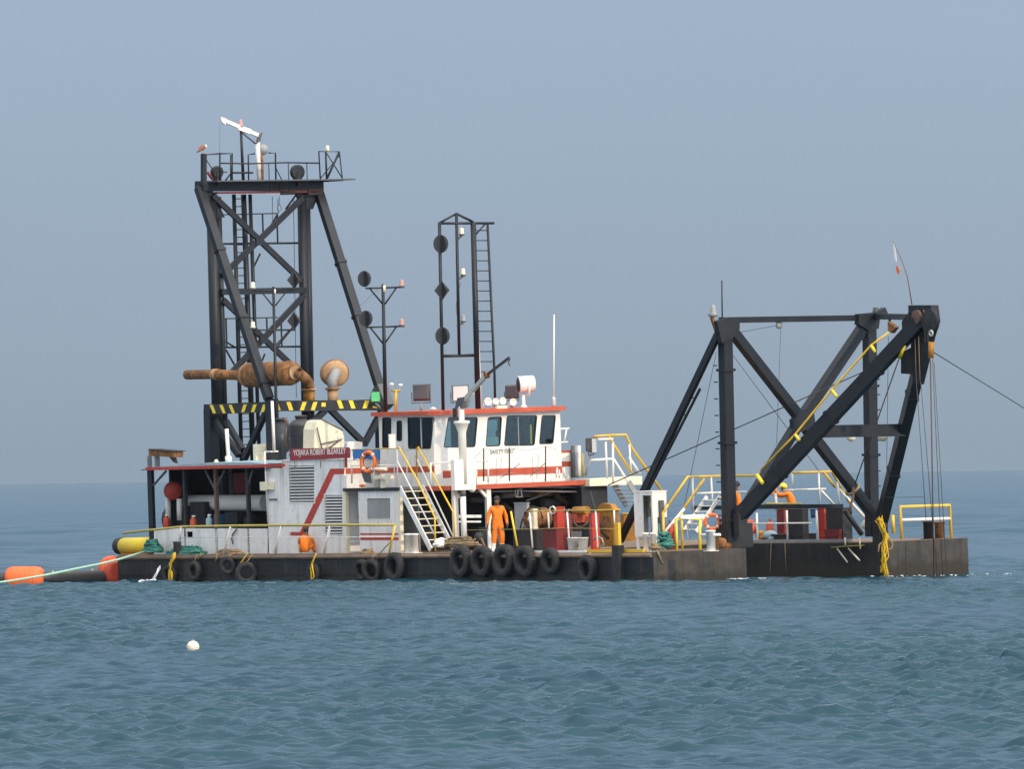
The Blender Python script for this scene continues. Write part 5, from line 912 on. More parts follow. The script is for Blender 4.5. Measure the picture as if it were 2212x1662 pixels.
for x0, y0, x1, y1, mt_, lb in ((160, 690, 215, 830, 'orangered', 'orange scrap bundle at the near column foot by the well'), (270, 800, 320, 890, 'amber', 'brown sack beside the white rail post at the well'), (330, 800, 430, 895, 'bluegrey', 'pale blue sheet bundle at the foot of the well railing')):
    a_, b_ = W(q('J', x0, y0), 9.9), W(q('J', x1, y1), 9.9); c = (a_+b_)/2; solo('deck_bundle', lb, 'bundle', MB().ball(c, ((b_.x-a_.x)/2, .25, (a_.z-b_.z)/2), 10, 7).ball(c+V((.15, 0, -.1)), ((b_.x-a_.x)/2.5, .2, (a_.z-b_.z)/3), 10, 7), mt_)
solo('white_block', 'white rounded block hanging at the far stair foot', 'block', MB().lathe(W(q('J', 1320, 790), 9.6), (0, 0, 1), [(.1, 0), (.18, .05), (.2, .2), (.12, .3), (.06, .35)], 14), 'cream')
# fire gear in the engine bay
for x, y, mt_, lb in ((515, 905, 'red', 'red extinguisher at the left of the engine bay'), (775, 915, 'orangered', 'orange red canister in the engine bay under the white pipe'), (930, 905, 'bluegrey', 'pale blue bottle on the bulwark in the engine bay')):
    c = W(q('D', x, y+25), 1.12); e = thing('canister', lb, 'canister', c); part(e, 'bottle', MB().lathe(c, (0, 0, 1), [(.11, 0), (.12, .03), (.12, .3), (.05, .38), (.05, .42)], 14), mt_); part(e, 'valve', MB().box(c+V((-.04, -.03, .42)), c+V((.1, .03, .47))), 'cleanwhite')

# loose machinery details on the fore deck
def hose(label, k, pts, w, r, mat, cat='hose'): return solo('hydraulic_hose', label, cat, MB().pipe([W(q(k, *p), w+.06*math.sin(i*1.7)) for i, p in enumerate(pts)], r, 6), mat)
hose('white coiled hose hung on the tall red cabinet', 'I', [(130, 620), (135, 580), (165, 568), (188, 590), (180, 630), (150, 640), (135, 615)], 1.1, .03, 'cleanwhite')
hose('thin black hose arching over the winch', 'G', [(1740, 720), (1755, 650), (1790, 560), (1850, 500), (1930, 520), (1960, 620)], 1.5, .025, 'dark')
hose('rusty hose sagging before the orange hydraulic unit', 'I', [(330, 640), (350, 700), (400, 760), (450, 770), (500, 720)], 1.9, .03, 'wireB')
hose('black hose running down beside the amber gearbox', 'I', [(520, 420), (560, 560), (590, 660), (625, 740), (640, 820), (700, 880)], 2.2, .05, 'dark')
hose('grey hose looped on the deck before the red locker', 'I', [(550, 900), (590, 860), (640, 880), (660, 940), (600, 960)], .9, .03, 'grey')
hose('green hose draped at the bridge stairs foot', 'I', [(1190, 740), (1200, 830), (1230, 900), (1290, 920), (1300, 850)], 1.0, .04, 'netG')
hose('thin wire loop hanging inside the yellow hoop', 'I', [(1520, 700), (1515, 800), (1495, 880), (1475, 870), (1470, 800)], 2.4, .014, 'grey')
for k, x, y0, y1, w, r, mt_, lb in (('I', 270, 600, 955, 2.3, .14, 'darkred', 'dark red gas cylinder behind the white buckets'), ('I', 320, 610, 955, 2.5, .13, 'darkred', 'second dark red cylinder right of the buckets'), ('I', 1310, 720, 960, 3.0, .16, 'red', 'red cylinder behind the yellow bridge stairs'), ('J', 380, 700, 890, 10.2, .14, 'orangered', 'orange cylinder beyond the well railing'), ('J', 180, 700, 890, 9.9, .12, 'rust', 'rusty cylinder at the well corner')):
    c = W(q(k, x, y1), w); c.z = 1.0; h = W(q(k, x, y0), w).z-1.0; o = thing('gas_cylinder', lb, 'cylinder', c); part(o, 'body', MB().lathe(c, (0, 0, 1), [(r*.9, 0), (r, .04), (r, h*.85), (r*.6, h*.93), (r*.3, h*.95), (r*.3, h)], 14), mt_); part(o, 'valve', MB().box(c+V((-.04, -.04, h)), c+V((.08, .04, h+.06))), 'grey')
for x0, y0, x1, y1, w, mt_, lb in ((1390, 620, 1425, 860, 3.2, 'dark', 'dark pump standing behind the worker at left'), (1240, 760, 1300, 860, 1.9, 'dark', 'low dark coil block by the crane column foot'), (1700, 700, 1760, 880, 2.0, 'dark', 'dark motor beside the yellow slanted post'), (590, 700, 640, 900, 1.8, 'darkgrey', 'grey box in the shade behind the stairs')):
    a_, b_ = W(q('G', x0, y0), w), W(q('G', x1, y1), w); c = V(((a_.x+b_.x)/2, w+.3, 1.0)); rr = (b_.x-a_.x)/2; h = a_.z-1.0
    o = thing('pump', lb, 'pump', c); part(o, 'casing', MB().lathe(c, (0, 0, 1), [(rr*1.1, 0), (rr*1.1, .06), (rr*.8, .1), (rr*.8, h*.5), (rr, h*.55), (rr, h*.8), (rr*.5, h)], 16), mt_); part(o, 'pipe', MB().pipe([c+V((0, 0, h*.6)), c+V((.3, -.1, h*.65)), c+V((.45, -.1, h*.3)), c+V((.45, -.1, .02))], .05, 8), 'wireB')
hatch = W(q('J', 590, 880), 10.1)

# ------------------------------------------------------------------ tyres
def tyre(label, k, x, y, rx, ry, mat='rubber', tilt=0.0, w=-.16, rope=True, group='fender tyres along the hull'):
    c = W(q(k, x, y), w); Ro = ry*.22215/62; ax_ = V((math.sin(tilt), -math.cos(tilt), .08*math.sin(x))).normalized()
    o = thing('fender_tyre', label, 'tyre', c-V((0, 0, Ro)), group); t = .27*Ro/.5
    prof = [(Ro*.56, -t*.35), (Ro*.62, -t*.5), (Ro*.85, -t*.52), (Ro*.97, -t*.42), (Ro, -t*.2), (Ro, t*.2), (Ro*.97, t*.42), (Ro*.85, t*.52), (Ro*.62, t*.5), (Ro*.56, t*.35), (Ro*.54, 0)]
    a_, b_ = frame(ax_); n = 30; vs = []; m_ = len(prof)
    for i in range(n):
        e = a_*math.cos(2*math.pi*i/n)+b_*math.sin(2*math.pi*i/n)
        vs += [c+e*r+ax_*h for r, h in prof]
    part(o, 'carcass', MB().add(vs, [(i*m_+j, i*m_+(j+1) % m_, ((i+1) % n)*m_+(j+1) % m_, ((i+1) % n)*m_+j) for i in range(n) for j in range(m_)], True), mat)
    tr = MB()
    for i in range(30):
        e = a_*math.cos(2*math.pi*(i+.5)/30)+b_*math.sin(2*math.pi*(i+.5)/30); tg = ax_.cross(e); s_ = .35 if i % 2 else -.35
        tr.beam(c+e*Ro*.995-ax_*t*.42+tg*.02*s_, c+e*Ro*.995+ax_*t*.42-tg*.02*s_, Ro*.11, Ro*.05, e)
    part(o, 'tread', tr, mat)
    if rope: part(o, 'hanging_rope', MB().pipe([V((c.x, .12, 1.02)), V((c.x+.02, -.06, .98)), c+V((0, -.02, Ro*.8))] if c.z+Ro < .98 else [V((c.x, .12, 1.03)), V((c.x, -.05, 1.0)), c+V((0, 0, Ro*.6))], .02, 6), 'ropeB')
tyre('first big tyre of the row of four, left of the standing worker', 'G', 1165, 1038, 88, 150)
tyre('second big tyre of the row of four, just left of the worker\'s boots', 'G', 1370, 1040, 90, 150)
tyre('third big tyre of the row of four, just right of the worker\'s boots', 'G', 1585, 1032, 100, 155)
tyre('fourth big tyre of the row of four, beside the lone smaller tyre', 'G', 1790, 1040, 95, 150)
tyre('lone grey tyre hung below the dark red cabinet', 'G', 2035, 1035, 85, 125)
tyre('brown scuffed tyre below the white buckets, dipping into the water', 'I', 497, 1180, 100, 132, 'rubber')
tyre('dark tyre below the foot of the yellow rail post', 'G', 522, 1095, 100, 140)
tyre('tyre with grey bead leaning on its darker neighbour, right of that pair\'s left edge', 'G', 300, 1130, 90, 115, tilt=.25)
tyre('half hidden tyre at the left of the pair below the passage wall', 'G', 200, 1125, 70, 105, rope=False)
tyre('tyre below the seated worker with a yellow rope over it', 'D', 1942, 1375, 100, 95, 'rubber', rope=False)
tyre('tyre turned edge on beside the second yellow rope', 'D', 1290, 1372, 60, 110, tilt=.95, w=-.3)
tyre('small tyre close under the deck edge, between the stern ropes', 'D', 1112, 1300, 70, 88, tilt=.5)
tyre('grey brown tyre hung right of the thick yellow rope', 'D', 787, 1355, 88, 98)
tyre('tyre behind the thick yellow rope at the stern', 'D', 545, 1385, 80, 95, tilt=.3)

# ------------------------------------------------------------------ ropes, nets and wires
def strands(name, label, cat, pts, mat, n=5, jit=.05, r=.018, group=None):
    mb = MB(); rg = random.Random(sum(map(ord, label)))
    for i in range(n): mb.pipe([p+V((rg.uniform(-jit, jit), rg.uniform(-jit, jit)*.6, rg.uniform(-jit, jit)*.6)) for p in pts], r, 6)
    return solo(name, label, cat, mb, mat, group=group)
strands('yellow_rope', 'thick bundle of yellow rope hung over the stern side', 'rope', PW(-.22, q('D', 590, 1185), q('D', 585, 1230), q('D', 545, 1290), q('D', 555, 1380), q('D', 555, 1500)), 'ropeY', 9, .09, .024)
strands('yellow_rope', 'thin yellow rope slanting down beside the edge on tyre', 'rope', PW(-.2, q('D', 1305, 1180), q('D', 1240, 1270), q('D', 1228, 1310), q('D', 1228, 1355)), 'ropeY', 4, .03, .015)
strands('yellow_rope', 'looped yellow rope over the tyre below the seated worker', 'rope', PW(-.32, q('D', 1968, 1185), q('D', 1930, 1270), q('D', 1915, 1330), q('D', 1930, 1460), q('D', 1945, 1400), q('D', 1930, 1290)), 'ropeY', 5, .035, .016)
strands('yellow_rope', 'tangled yellow rope bundle hanging from the far foot of the leaning frame', 'rope', PU(.35, q('J', 1440, 680), q('J', 1470, 760), q('J', 1500, 860), q('J', 1480, 960), q('J', 1490, 1080), q('J', 1485, 1180), q('J', 1500, 1235)), 'ropeY', 13, .16, .018)
for pts, lb in ((((1430, 1010), (1440, 940), (1490, 900), (1540, 870)), 'pale frayed rope loop at the left of the yellow bundle'), (((1530, 870), (1570, 930), (1560, 975), (1530, 985)), 'pale rope loop at the right of the yellow bundle')):
    solo('rope_loop', lb, 'rope', MB().pipe(PU(.3, *[q('J', *p) for p in pts]), .03, 6), 'ropeB')
def pile(name, label, cat, k, x0, y0, x1, y1, w, mat, n=40, r=.03):
    rg = random.Random(len(label)*7); mb = MB(); a_, b_ = W(q(k, x0, y0), w), W(q(k, x1, y1), w); cx, cz = (a_.x+b_.x)/2, b_.z; hx, hz = (b_.x-a_.x)/2, a_.z-b_.z
    for i in range(n):
        t0 = rg.uniform(0, 6.28); fx = rg.uniform(.4, 1); oz = rg.uniform(.0, .85); sp = 1-oz*.6
        mb.pipe([V((cx+hx*fx*sp*math.cos(t0+t), w+.28*fx*sp*math.sin(t0+t)+rg.uniform(-.03, .03), cz+hz*oz+rg.uniform(-.04, .04)+.03)) for t in np.linspace(0, rg.uniform(2.5, 5), 8)], r, 5)
    return solo(name, label, cat, mb, mat)
pile('net_heap', 'dark green rope coil beside the yellow drum on the stern deck', 'rope coil', 'D', 275, 1045, 480, 1170, .5, 'netG', 45, .035)
pile('net_heap', 'long low heap of green rope along the white bulwark', 'rope heap', 'D', 490, 1112, 930, 1192, .55, 'netG', 60, .03)
pile('rope_heap', 'brown rope and scrap heap on the deck edge left of the seated worker', 'rope heap', 'D', 960, 1150, 1300, 1200, .4, 'ropeB', 40, .022)
pile('rope_heap', 'brown rope heap at the foot of the passage wall', 'rope heap', 'G', 200, 925, 320, 975, .4, 'ropeB', 30, .022)
pile('rope_heap', 'tangled brown rope at the foot of the stairs', 'rope heap', 'G', 930, 800, 1390, 905, .9, 'ropeB', 40, .03)
pile('bottle_heap', 'heap of pale plastic containers under the stair foot', 'heap', 'G', 920, 820, 1005, 900, .7, 'bucket', 16, .05)
pile('hose_heap', 'dark green hose heap behind the yellow bridge stairs', 'hose', 'I', 1180, 800, 1330, 975, .9, 'netG', 30, .035)
pile('rope_heap', 'frayed rope hanging at the corner of the near pontoon', 'rope heap', 'I', 1110, 930, 1200, 1000, .35, 'ropeB', 24, .02)
solo('rope_tail', 'pale rope tail dangling over the near pontoon corner', 'rope', MB().pipe(PU(.06, q('I', 1170, 990), q('I', 1195, 1050), q('I', 1215, 1090), q('I', 1235, 1125)), .022, 6).pipe(PU(.06, q('I', 1185, 995), q('I', 1200, 1040), q('I', 1225, 1075)), .016, 6), 'ropeB')
for pts, lb in ((((850, 1180), (840, 1215), (820, 1240)), 'brown rope end over the deck edge near the green heap'), (((1010, 1190), (1000, 1230), (985, 1275)), 'frayed brown rope hanging below the scrap heap')): solo('rope_tail', lb, 'rope', MB().pipe(PW(-.12, *[q('D', *p) for p in pts]), .03, 6), 'ropeB')
solo('mooring_line', 'brown line running from passage wall rail down to the tyres', 'rope', MB().pipe(PW(-.1, q('G', 500, 830), q('G', 430, 900), q('G', 360, 980), q('G', 345, 1030)), .02, 6), 'ropeB')
solo('black_hose', 'dark hose hanging in a curve on the white bulwark', 'hose', MB().pipe(PW(WD-.05, q('D', 1195, 945), q('D', 1160, 990), q('D', 1145, 1040), q('D', 1160, 1090)), .025, 6), 'darkgrey')
# wires of the leaning frame
HW = 'steel hoist wires falling from the frame head'
def wire(label, pts, r=.014, mat='wire', group=None, name='hoist_wire'): return solo(name, label, 'wire', MB().pipe(pts, r, 5), mat, group=group)
def ww(k1, x1, y1, k2, x2, y2): return [W(q(k1, x1, y1), hd-.05), W(q(k2, x2, y2), hd-.05)]
for n_, p in zip(('leftmost', 'second', 'third', 'rightmost'), (('K', 1480, 1050, 'J', 1895, 700), ('K', 1510, 1050, 'J', 2000, 1240), ('K', 1590, 900, 'J', 2055, 1245), ('K', 1600, 920, 'J', 2097, 1245))): wire(n_+' of the four thin hoist wires hanging from the leaning frame head', ww(*p), .013, 'wire', HW)
wire('thick rusty hoist wire below the yellow hook at the frame head', ww('K', 1575, 900, 'J', 1972, 1255), .026, 'wireB')
for x in (1535, 1555): wire(('left' if x < 1540 else 'right')+' one of two pale wires running down the frame head face', ww('K', x-5, 560, 'K', x+5, 780), .012, 'ropeB', 'pale wires on the frame head')
for x in (1470, 1495): wire(('left' if x < 1480 else 'right')+' one of two pale wires over the lower head plate', ww('K', x, 740, 'K', x+10, 1050), .014, 'ropeB', 'pale wires on the lower head plate')
wire('brown sling wire slanting from the left yellow hook to the far brace', [H_('K', 1360, 900, -.3), U(q('J', 1200, 360), .1)], .022, 'wireB')
wire('anchor wire running off to the right from the frame head', [H_('K', 1590, 845), W((2420, 1010), hd+4)], .02, 'wire')
wire('long backstay wire crossing behind the gantry to the frame head', [W(q('I', 700, 360), 5.0), H_('K', 1330, 890, .3)], .022, 'wire')
wire('thin stay wire left of the near column', [G_(q('K', 120, 850)), W(q('I', 1440, 560), 4.0)], .01); wire('thin diagonal wire from the near column to the bridge', [G_(q('K', 218, 850)), U(q('J', 860, 230), -1.5)], .011); wire('thin wire hanging from the gantry pulley', [G_(q('K', 558, 680)), G_(q('K', 530, 1480))], .009)
wire('thin wire from gantry corner to the pulley', [G_(q('K', 290, 712)), G_(q('K', 540, 665))], .009); wire('thin wire hanging between far column and leaning frame', [H_('K', 1290, 740), H_('K', 1278, 1660)], .01)
wire('loose vertical line hanging down the well wall at left', PW(9.35, q('J', 388, 920), q('J', 380, 1240)), .016, 'ropeB'); wire('loose vertical line on the well wall beside the longer one', PW(9.35, q('J', 522, 920), q('J', 535, 1195)), .016, 'ropeB')
wire('thin line from the far leg to the hoist wires above the yellow hoop', [W(q('J', 1480, 480), hd+1), W(q('J', 1880, 475), hd)], .009)
for k, pts, lb in (('K', ((1388, 730), (1385, 770), (1400, 800), (1365, 890)), 'yellow hook block at the left of the frame head'), ('K', ((1580, 720), (1582, 780), (1578, 890)), 'yellow hook block at the right of the frame head')):
    P_ = [H_(k, *p, -.3) for p in pts]; o = thing('hook_block', lb, 'hook', P_[-1]); part(o, 'shackle', MB().torus(P_[0], (0, 1, 0), .09, .03, 14, 8), 'silver'); part(o, 'block', MB().pipe(P_[1:3], .1, 12), 'amber'); part(o, 'sling', MB().pipe(P_[-2:], .07, 8), 'brightyellow')
o = thing('rope_lashing', 'orange brown lashing tied round the far brace', 'lashing', U(q('J', 1180, 410), .1)); part(o, 'wrap', MB().torus(U(q('J', 1180, 405), -.4), (0, .62, -.78), .25, .05, 16, 8), 'ropeB'); part(o, 'tail', MB().pipe(PU(.15, q('J', 1190, 380), q('J', 1185, 480), q('J', 1160, 560), q('J', 1165, 640)), .05, 6), 'wireB')
fp_ = [H_('K', 1450, 525, .2), H_('K', 1420, 340, .2), H_('K', 1380, 220, .2), H_('K', 1320, 92, .2)]
fg = thing('flag_staff', 'thin bent staff with a tattered red and white flag on the frame head', 'flag', fp_[0]); part(fg, 'staff', MB().pipe(fp_, .022, 6, .01), 'wireB')
fv = [H_('K', x, y, .2) for x, y in ((1322, 100), (1335, 150), (1340, 190), (1345, 235), (1352, 262), (1366, 290), (1358, 325), (1345, 300), (1340, 265), (1332, 215), (1324, 160))]
part(fg, 'flag', MB().prism(fv[:4]+fv[9:], (0, .015, 0)), 'cleanwhite'); part(fg, 'flag_tail', MB().prism(fv[4:9], (0, .015, 0)), 'buoyorange')

# ------------------------------------------------------------------ stern: yellow drum, floating pipeline
yd = W(q('D', 240, 1178), 1.2)
dm = thing('yellow_pipe_end', 'yellow pipe section with dark flange lying on the stern deck', 'pipe', yd); p0, p1 = W(q('D', 100, 1110), 1.2), W(q('D', 385, 1100), 1.2)
part(dm, 'pipe', MB().pipe([p0, p1], .29, 20), 'brightyellow'); part(dm, 'flange', MB().lathe(p0-V((.35, 0, 0)), (1, 0, 0), [(.15, 0), (.3, .02), (.3, .3), (.2, .34)], 20), 'dark'); part(dm, 'saddle', MB().box(p0+V((.1, -.25, -.42)), p1+V((-.1, .25, -.28))), 'amber')
def atY(p, Y): d = ray(*p); return CAM+d*(Y/d.y)
def sw(x, y, z): p = sea(q('L', x, y)); return V((p.x, p.y, z))
fl1 = thing('pipeline_float', 'bright orange ribbed float on the black pipeline, far left', 'float', sw(255, 1505, 0), 'orange floats on the pipeline', True)
c0, c1 = sw(55, 1505, .22), sw(455, 1500, .22); axx = (c1-c0).normalized(); ln = (c1-c0).length
part(fl1, 'shell', MB().lathe(c0, axx, [(.2, 0), (.36, .06), (.43, .2), (.44, .4), (.44, ln-.35), (.42, ln-.15), (.33, ln-.04), (.2, ln)], 26), 'float')
for i in range(9): part(fl1, 'rib', MB().torus(c0+axx*(.28+i*(ln-.6)/8), axx, .435, .022, 26, 6), 'float')
fl2 = thing('pipeline_float', 'faded red float seen end on against the stern of the hull', 'float', sw(1120, 1490, 0), 'orange floats on the pipeline', True)
c2 = SHIP @ W((248, 1236), .35); c2.z = .42; a2 = V((.45, -.89, 0)); part(fl2, 'shell', MB().lathe(c2-a2*.4, a2, [(.3, -.05), (.46, .02), (.53, .12), (.55, .3), (.53, .5), (.46, .6), (.3, .66)], 26), 'floatred')
for h_ in (.12, .3, .48): part(fl2, 'rib', MB().torus(c2-a2*.4+a2*h_, a2, .54, .02, 26, 6), 'float')
fpz = thing('floating_pipeline', 'black floating discharge pipe between the two floats', 'pipeline', sw(700, 1480, 0), None, True)
pp = [atY(q('L', x, y), Y) for x, y, Y in ((-250, 1445, c0.y), (60, 1442, c0.y), (455, 1438, c1.y), (750, 1425, (c1.y+c2.y)/2), (1030, 1412, c2.y-.2))]+[c2]
part(fpz, 'pipe', MB().pipe(pp, .25, 18), 'blackplastic')
for x, Y in ((540, lerp(c1, c2, .14).y), (705, lerp(c1, c2, .4).y), (945, lerp(c1, c2, .82).y)): c = atY(q('L', x, 1438-.045*(x-455)), Y); part(fpz, 'flange', MB().pipe([c-V((.04, 0, 0)), c+V((.04, 0, 0))], .28, 18), 'dullyellow' if x != 545 else 'cream')
rp = [SINV.inverted() @ W(q('D', 265, 1178), .15), ]
hm = [atY(q('L', x, y), Y) for x, y, Y in ((1470, 1162, 474.5), (1330, 1205, 472), (1210, 1240, 470.5), (1020, 1286, 469.5), (800, 1330, 468.8), (600, 1372, 468.2), (420, 1408, 467.7), (200, 1445, 467.2), (0, 1474, 466.8), (-150, 1488, 466.4))]
solo('hawser', 'thick pale green hawser slanting from the stern deck to the left edge', 'rope', MB().pipe(hm, .042, 8), 'ropeG', hm[-1], None, True)
sb = sea((417, 1409)); bu = thing('mooring_buoy', 'small round cream buoy floating alone on the near water', 'buoy', sb, None, True); part(bu, 'sphere', MB().ball(sb+V((0, 0, .1)), .135, 22, 14), 'buoywhite'); part(bu, 'band', MB().torus(sb+V((0, 0, .1)), (.3, .2, 1), .134, .006, 24, 6), 'bucket'); part(bu, 'eye', MB().torus(sb+V((0, 0, .245)), (0, 1, 0), .02, .008, 12, 6), 'grey')
jt = thing('cooling_water_jet', 'white stream of cooling water falling from the stern hull', 'water jet', W(q('D', 400, 1480), -.25)); jp = [W(q('D', x, y), w_) for x, y, w_ in ((458, 1300, 0), (440, 1330, -.12), (415, 1390, -.25), (385, 1450, -.32), (360, 1490, -.35))]
rg = random.Random(4); mb = MB()
for i in range(12): mb.pipe([p+V((rg.uniform(-.05, .05)*(1+j*.3), rg.uniform(-.04, .04), 0)) for j, p in enumerate(jp)], .012, 5)
part(jt, 'stream', mb, 'foam'); mb = MB()
for i in range(160):
    t = rg.random(); p = SHIP @ W(q('D', 95+290*t+rg.uniform(-15, 30), 1498), -.4-rg.random()*.5); p.z = rg.uniform(-.02, .1)*(.4+t); mb.ball(SINV @ p, (rg.uniform(.02, .09), rg.uniform(.02, .08), rg.uniform(.01, .03)), 6, 4)
part(jt, 'splash', mb, 'foam')
# foam specks where the water works along the bow
mb = MB()
for i in range(150):
    if rg.random() < .6: p = U((rg.choice((1612, 1596, 1580, 1625, 1640)) + rg.uniform(-14, 14), 1250), .3+rg.random()*.6)
    else: p = U((rg.uniform(1880, 2190), 1238), .3+rg.random()*1.5)
    p = SHIP @ p; p.z = rg.uniform(-.01, .07); s_ = rg.uniform(.3, 1); mb.ball(SINV @ p, (.07*s_, .06*s_, .018*s_), 6, 4)
fo = solo('bow_foam', 'white foam specks in the water before the pontoon bows', 'foam', mb, 'foam'); fo['kind'] = 'stuff'

# ------------------------------------------------------------------ people
def person(label, base, face, J, extra=(), suit='suit', boots='darkboot', hair=True, helmet=None, scale=1.0):
    D = dict(pel=(0, 0, .96, .16), sp=(0, .01, 1.14, .155), ch=(0, .01, 1.34, .17), nk=(0, .01, 1.51, .062), hd=(0, .04, 1.6, .082), ht=(0, .03, 1.69, .092), tp=(0, .02, 1.755, .06), ns=(0, .13, 1.63, .018),
             shL=(-.19, 0, 1.43, .085), elL=(-.26, -.03, 1.16, .066), wrL=(-.27, .05, .92, .046), haL=(-.27, .07, .85, .038), shR=(.19, 0, 1.43, .085), elR=(.26, -.03, 1.16, .066), wrR=(.27, .05, .92, .046), haR=(.27, .07, .85, .038),
             hiL=(-.1, 0, .88, .125), knL=(-.12, .03, .5, .092), anL=(-.12, -.02, .12, .078), toL=(-.15, .15, .05, .05), hiR=(.1, 0, .88, .125), knR=(.12, .03, .5, .092), anR=(.12, -.02, .12, .078), toR=(.15, .15, .05, .05))
    D.update(J)
    Eg = [('pel', 'sp'), ('sp', 'ch'), ('ch', 'nk'), ('nk', 'hd'), ('hd', 'ht'), ('ht', 'tp'), ('hd', 'ns')]
    for s in 'LR': Eg += [('ch', 'sh'+s), ('sh'+s, 'el'+s), ('el'+s, 'wr'+s), ('wr'+s, 'ha'+s), ('pel', 'hi'+s), ('hi'+s, 'kn'+s), ('kn'+s, 'an'+s), ('an'+s, 'to'+s)]
    for s, sg_ in (('L', -1), ('R', 1)):
        w_ = V(D['wr'+s][:3]); h_ = V(D['ha'+s][:3]); d = (h_-w_).normalized(); sd = V((0, 1, 0)) if abs(d.y) < .8 else V((1, 0, 0)); sd = (sd-d*sd.dot(d)).normalized()
        for i, (o_, l_) in enumerate(((-.03, .085), (-.01, .1), (.012, .095), (.033, .075))):
            D['f%s%d' % (s, i)] = (*(h_+sd*o_+d*.04), .0105); D['g%s%d' % (s, i)] = (*(h_+sd*o_*1.2+d*l_+V((-sg_*.02, 0, 0))), .009); Eg += [('ha'+s, 'f%s%d' % (s, i)), ('f%s%d' % (s, i), 'g%s%d' % (s, i))]
        D['t'+s] = (*(w_+d*.03+sd*.05), .013); D['u'+s] = (*(w_+d*.075+sd*.065), .01); Eg += [('ha'+s, 't'+s), ('t'+s, 'u'+s)]
    nm = list(D); me = bpy.data.meshes.new('p'); me.from_pydata([D[k][:3] for k in nm], [(nm.index(a), nm.index(b)) for a, b in Eg], [])
    ob = bpy.data.objects.new('p', me); COL.objects.link(ob); md = ob.modifiers.new('s', 'SKIN'); md.use_smooth_shade = True
    if not me.skin_vertices: me.skin_vertices.new() if hasattr(me.skin_vertices, 'new') else None
    if not me.skin_vertices:
        bm = bmesh.new(); bm.from_mesh(me); bm.verts.layers.skin.verify(); bm.to_mesh(me); bm.free()
    for i, k in enumerate(nm): r = D[k][3]; me.skin_vertices[0].data[i].radius = (r, r*(.78 if k in ('pel', 'sp', 'ch') else 1)); me.skin_vertices[0].data[i].use_root = (k == 'pel')
    sd_ = ob.modifiers.new('d', 'SUBSURF'); sd_.levels = 1; sd_.render_levels = 1
    dg = bpy.context.evaluated_depsgraph_get(); m_ = bpy.data.meshes.new_from_object(ob.evaluated_get(dg)); bpy.data.objects.remove(ob); bpy.data.meshes.remove(me)
    m_.materials.clear()
    for mm in (suit, 'skin', boots): m_.materials.append(M[mm])
    pos = np.array([D[k][:3] for k in nm]); zone = [1 if k in ('nk', 'hd', 'ht', 'tp', 'ns') or k[:2] in ('ha',) or k[0] in 'fgtu' and k not in ('toL', 'toR', 'tp') else 2 if k[:2] in ('to',) or (k[:2] == 'an' and boots == 'boot') else 0 for k in nm]
    # nearest point along bones
    for f in m_.polygons:
        c = np.array(f.center); f.material_index = zone[int(((pos-c)**2).sum(1).argmin())]; f.use_smooth = True
    m_.name = 'person'; root_ = bpy.data.objects.new('person', m_); COL.objects.link(root_)
    root_.matrix_world = SHIP @ Matrix.Translation(V(base)) @ Matrix.Rotation(face, 4, 'Z') @ Matrix.Scale(scale, 4); tag(root_, label, 'person', 'crew on board'); BASE[root_] = V((0, 0, 0))
    hc = V(D['ht'][:3]); up = (V(D['tp'][:3])-V(D['hd'][:3])).normalized(); fwd = (V(D['ns'][:3])-V(D['hd'][:3])); fwd = (fwd-up*fwd.dot(up)).normalized(); sd = up.cross(fwd)
    rot = Matrix((sd, fwd, up)).transposed()
    def cap(r0, zmin, off):
        mb = MB().ball((0, 0, 0), (r0*.95, r0*1.1, r0*1.05), 16, 10); keep = [f for f in range(len(mb.f)) if sum((mb.v[i].z for i in mb.f[f]))/4 > zmin-.35*max(0, -sum((mb.v[i].y for i in mb.f[f]))/4)]
        mb.f = [mb.f[i] for i in keep]; mb.sm = [True]*len(mb.f); mb.v = [hc+rot @ (v+V(off)) for v in mb.v]; return mb
    if helmet: part(root_, 'helmet', cap(.125, -.02, (0, 0, .03)), helmet); part(root_, 'helmet_brim', MB().lathe(hc+up*.03, up, [(.12, 0), (.15, .005), (.15, .012), (.12, .016)], 16), helmet)
    elif hair: part(root_, 'hair', cap(.116, -.015, (0, -.012, .02)), 'hair')
    for s_ in (-1, 1): part(root_, 'ear', MB().ball(hc+rot @ V((.09*s_, -.01, -.03)), (.014, .022, .032), 8, 6), 'skin'); part(root_, 'eye', MB().ball(hc+rot @ V((.034*s_, .092, -.005)), (.012, .008, .007), 8, 5), 'hair')
    part(root_, 'mouth', MB().ball(hc+rot @ V((0, .088, -.085)), (.025, .008, .006), 8, 5), 'darkred')
    if suit == 'suit' and not J.get('nobelt'): part(root_, 'collar', MB().torus(V(D['nk'][:3])-V((0, 0, .03)), (0, 0, 1), .075, .022, 14, 6), suit)
    return root_
fz = math.atan2(camd.y, camd.x)-math.pi/2        # facing the camera
sc1 = W((1075, 1072), .6).z-1.02
person('worker in orange coveralls and white boots standing at the deck edge', V((W((1076, 1180), .6).x, .6, 1.0)), fz+.25, dict(ns=(.05, .12, 1.63, .018), knL=(-.13, .05, .5, .1), anR=(.17, .04, .12, .078), toR=(.22, .2, .05, .05), elL=(-.3, -.03, 1.17, .072), wrL=(-.31, .04, .93, .05), haL=(-.31, .06, .86, .038), elR=(.29, -.04, 1.17, .07), wrR=(.33, .02, .93, .05), haR=(.335, .04, .86, .038)), boots='boot', scale=sc1/1.8)
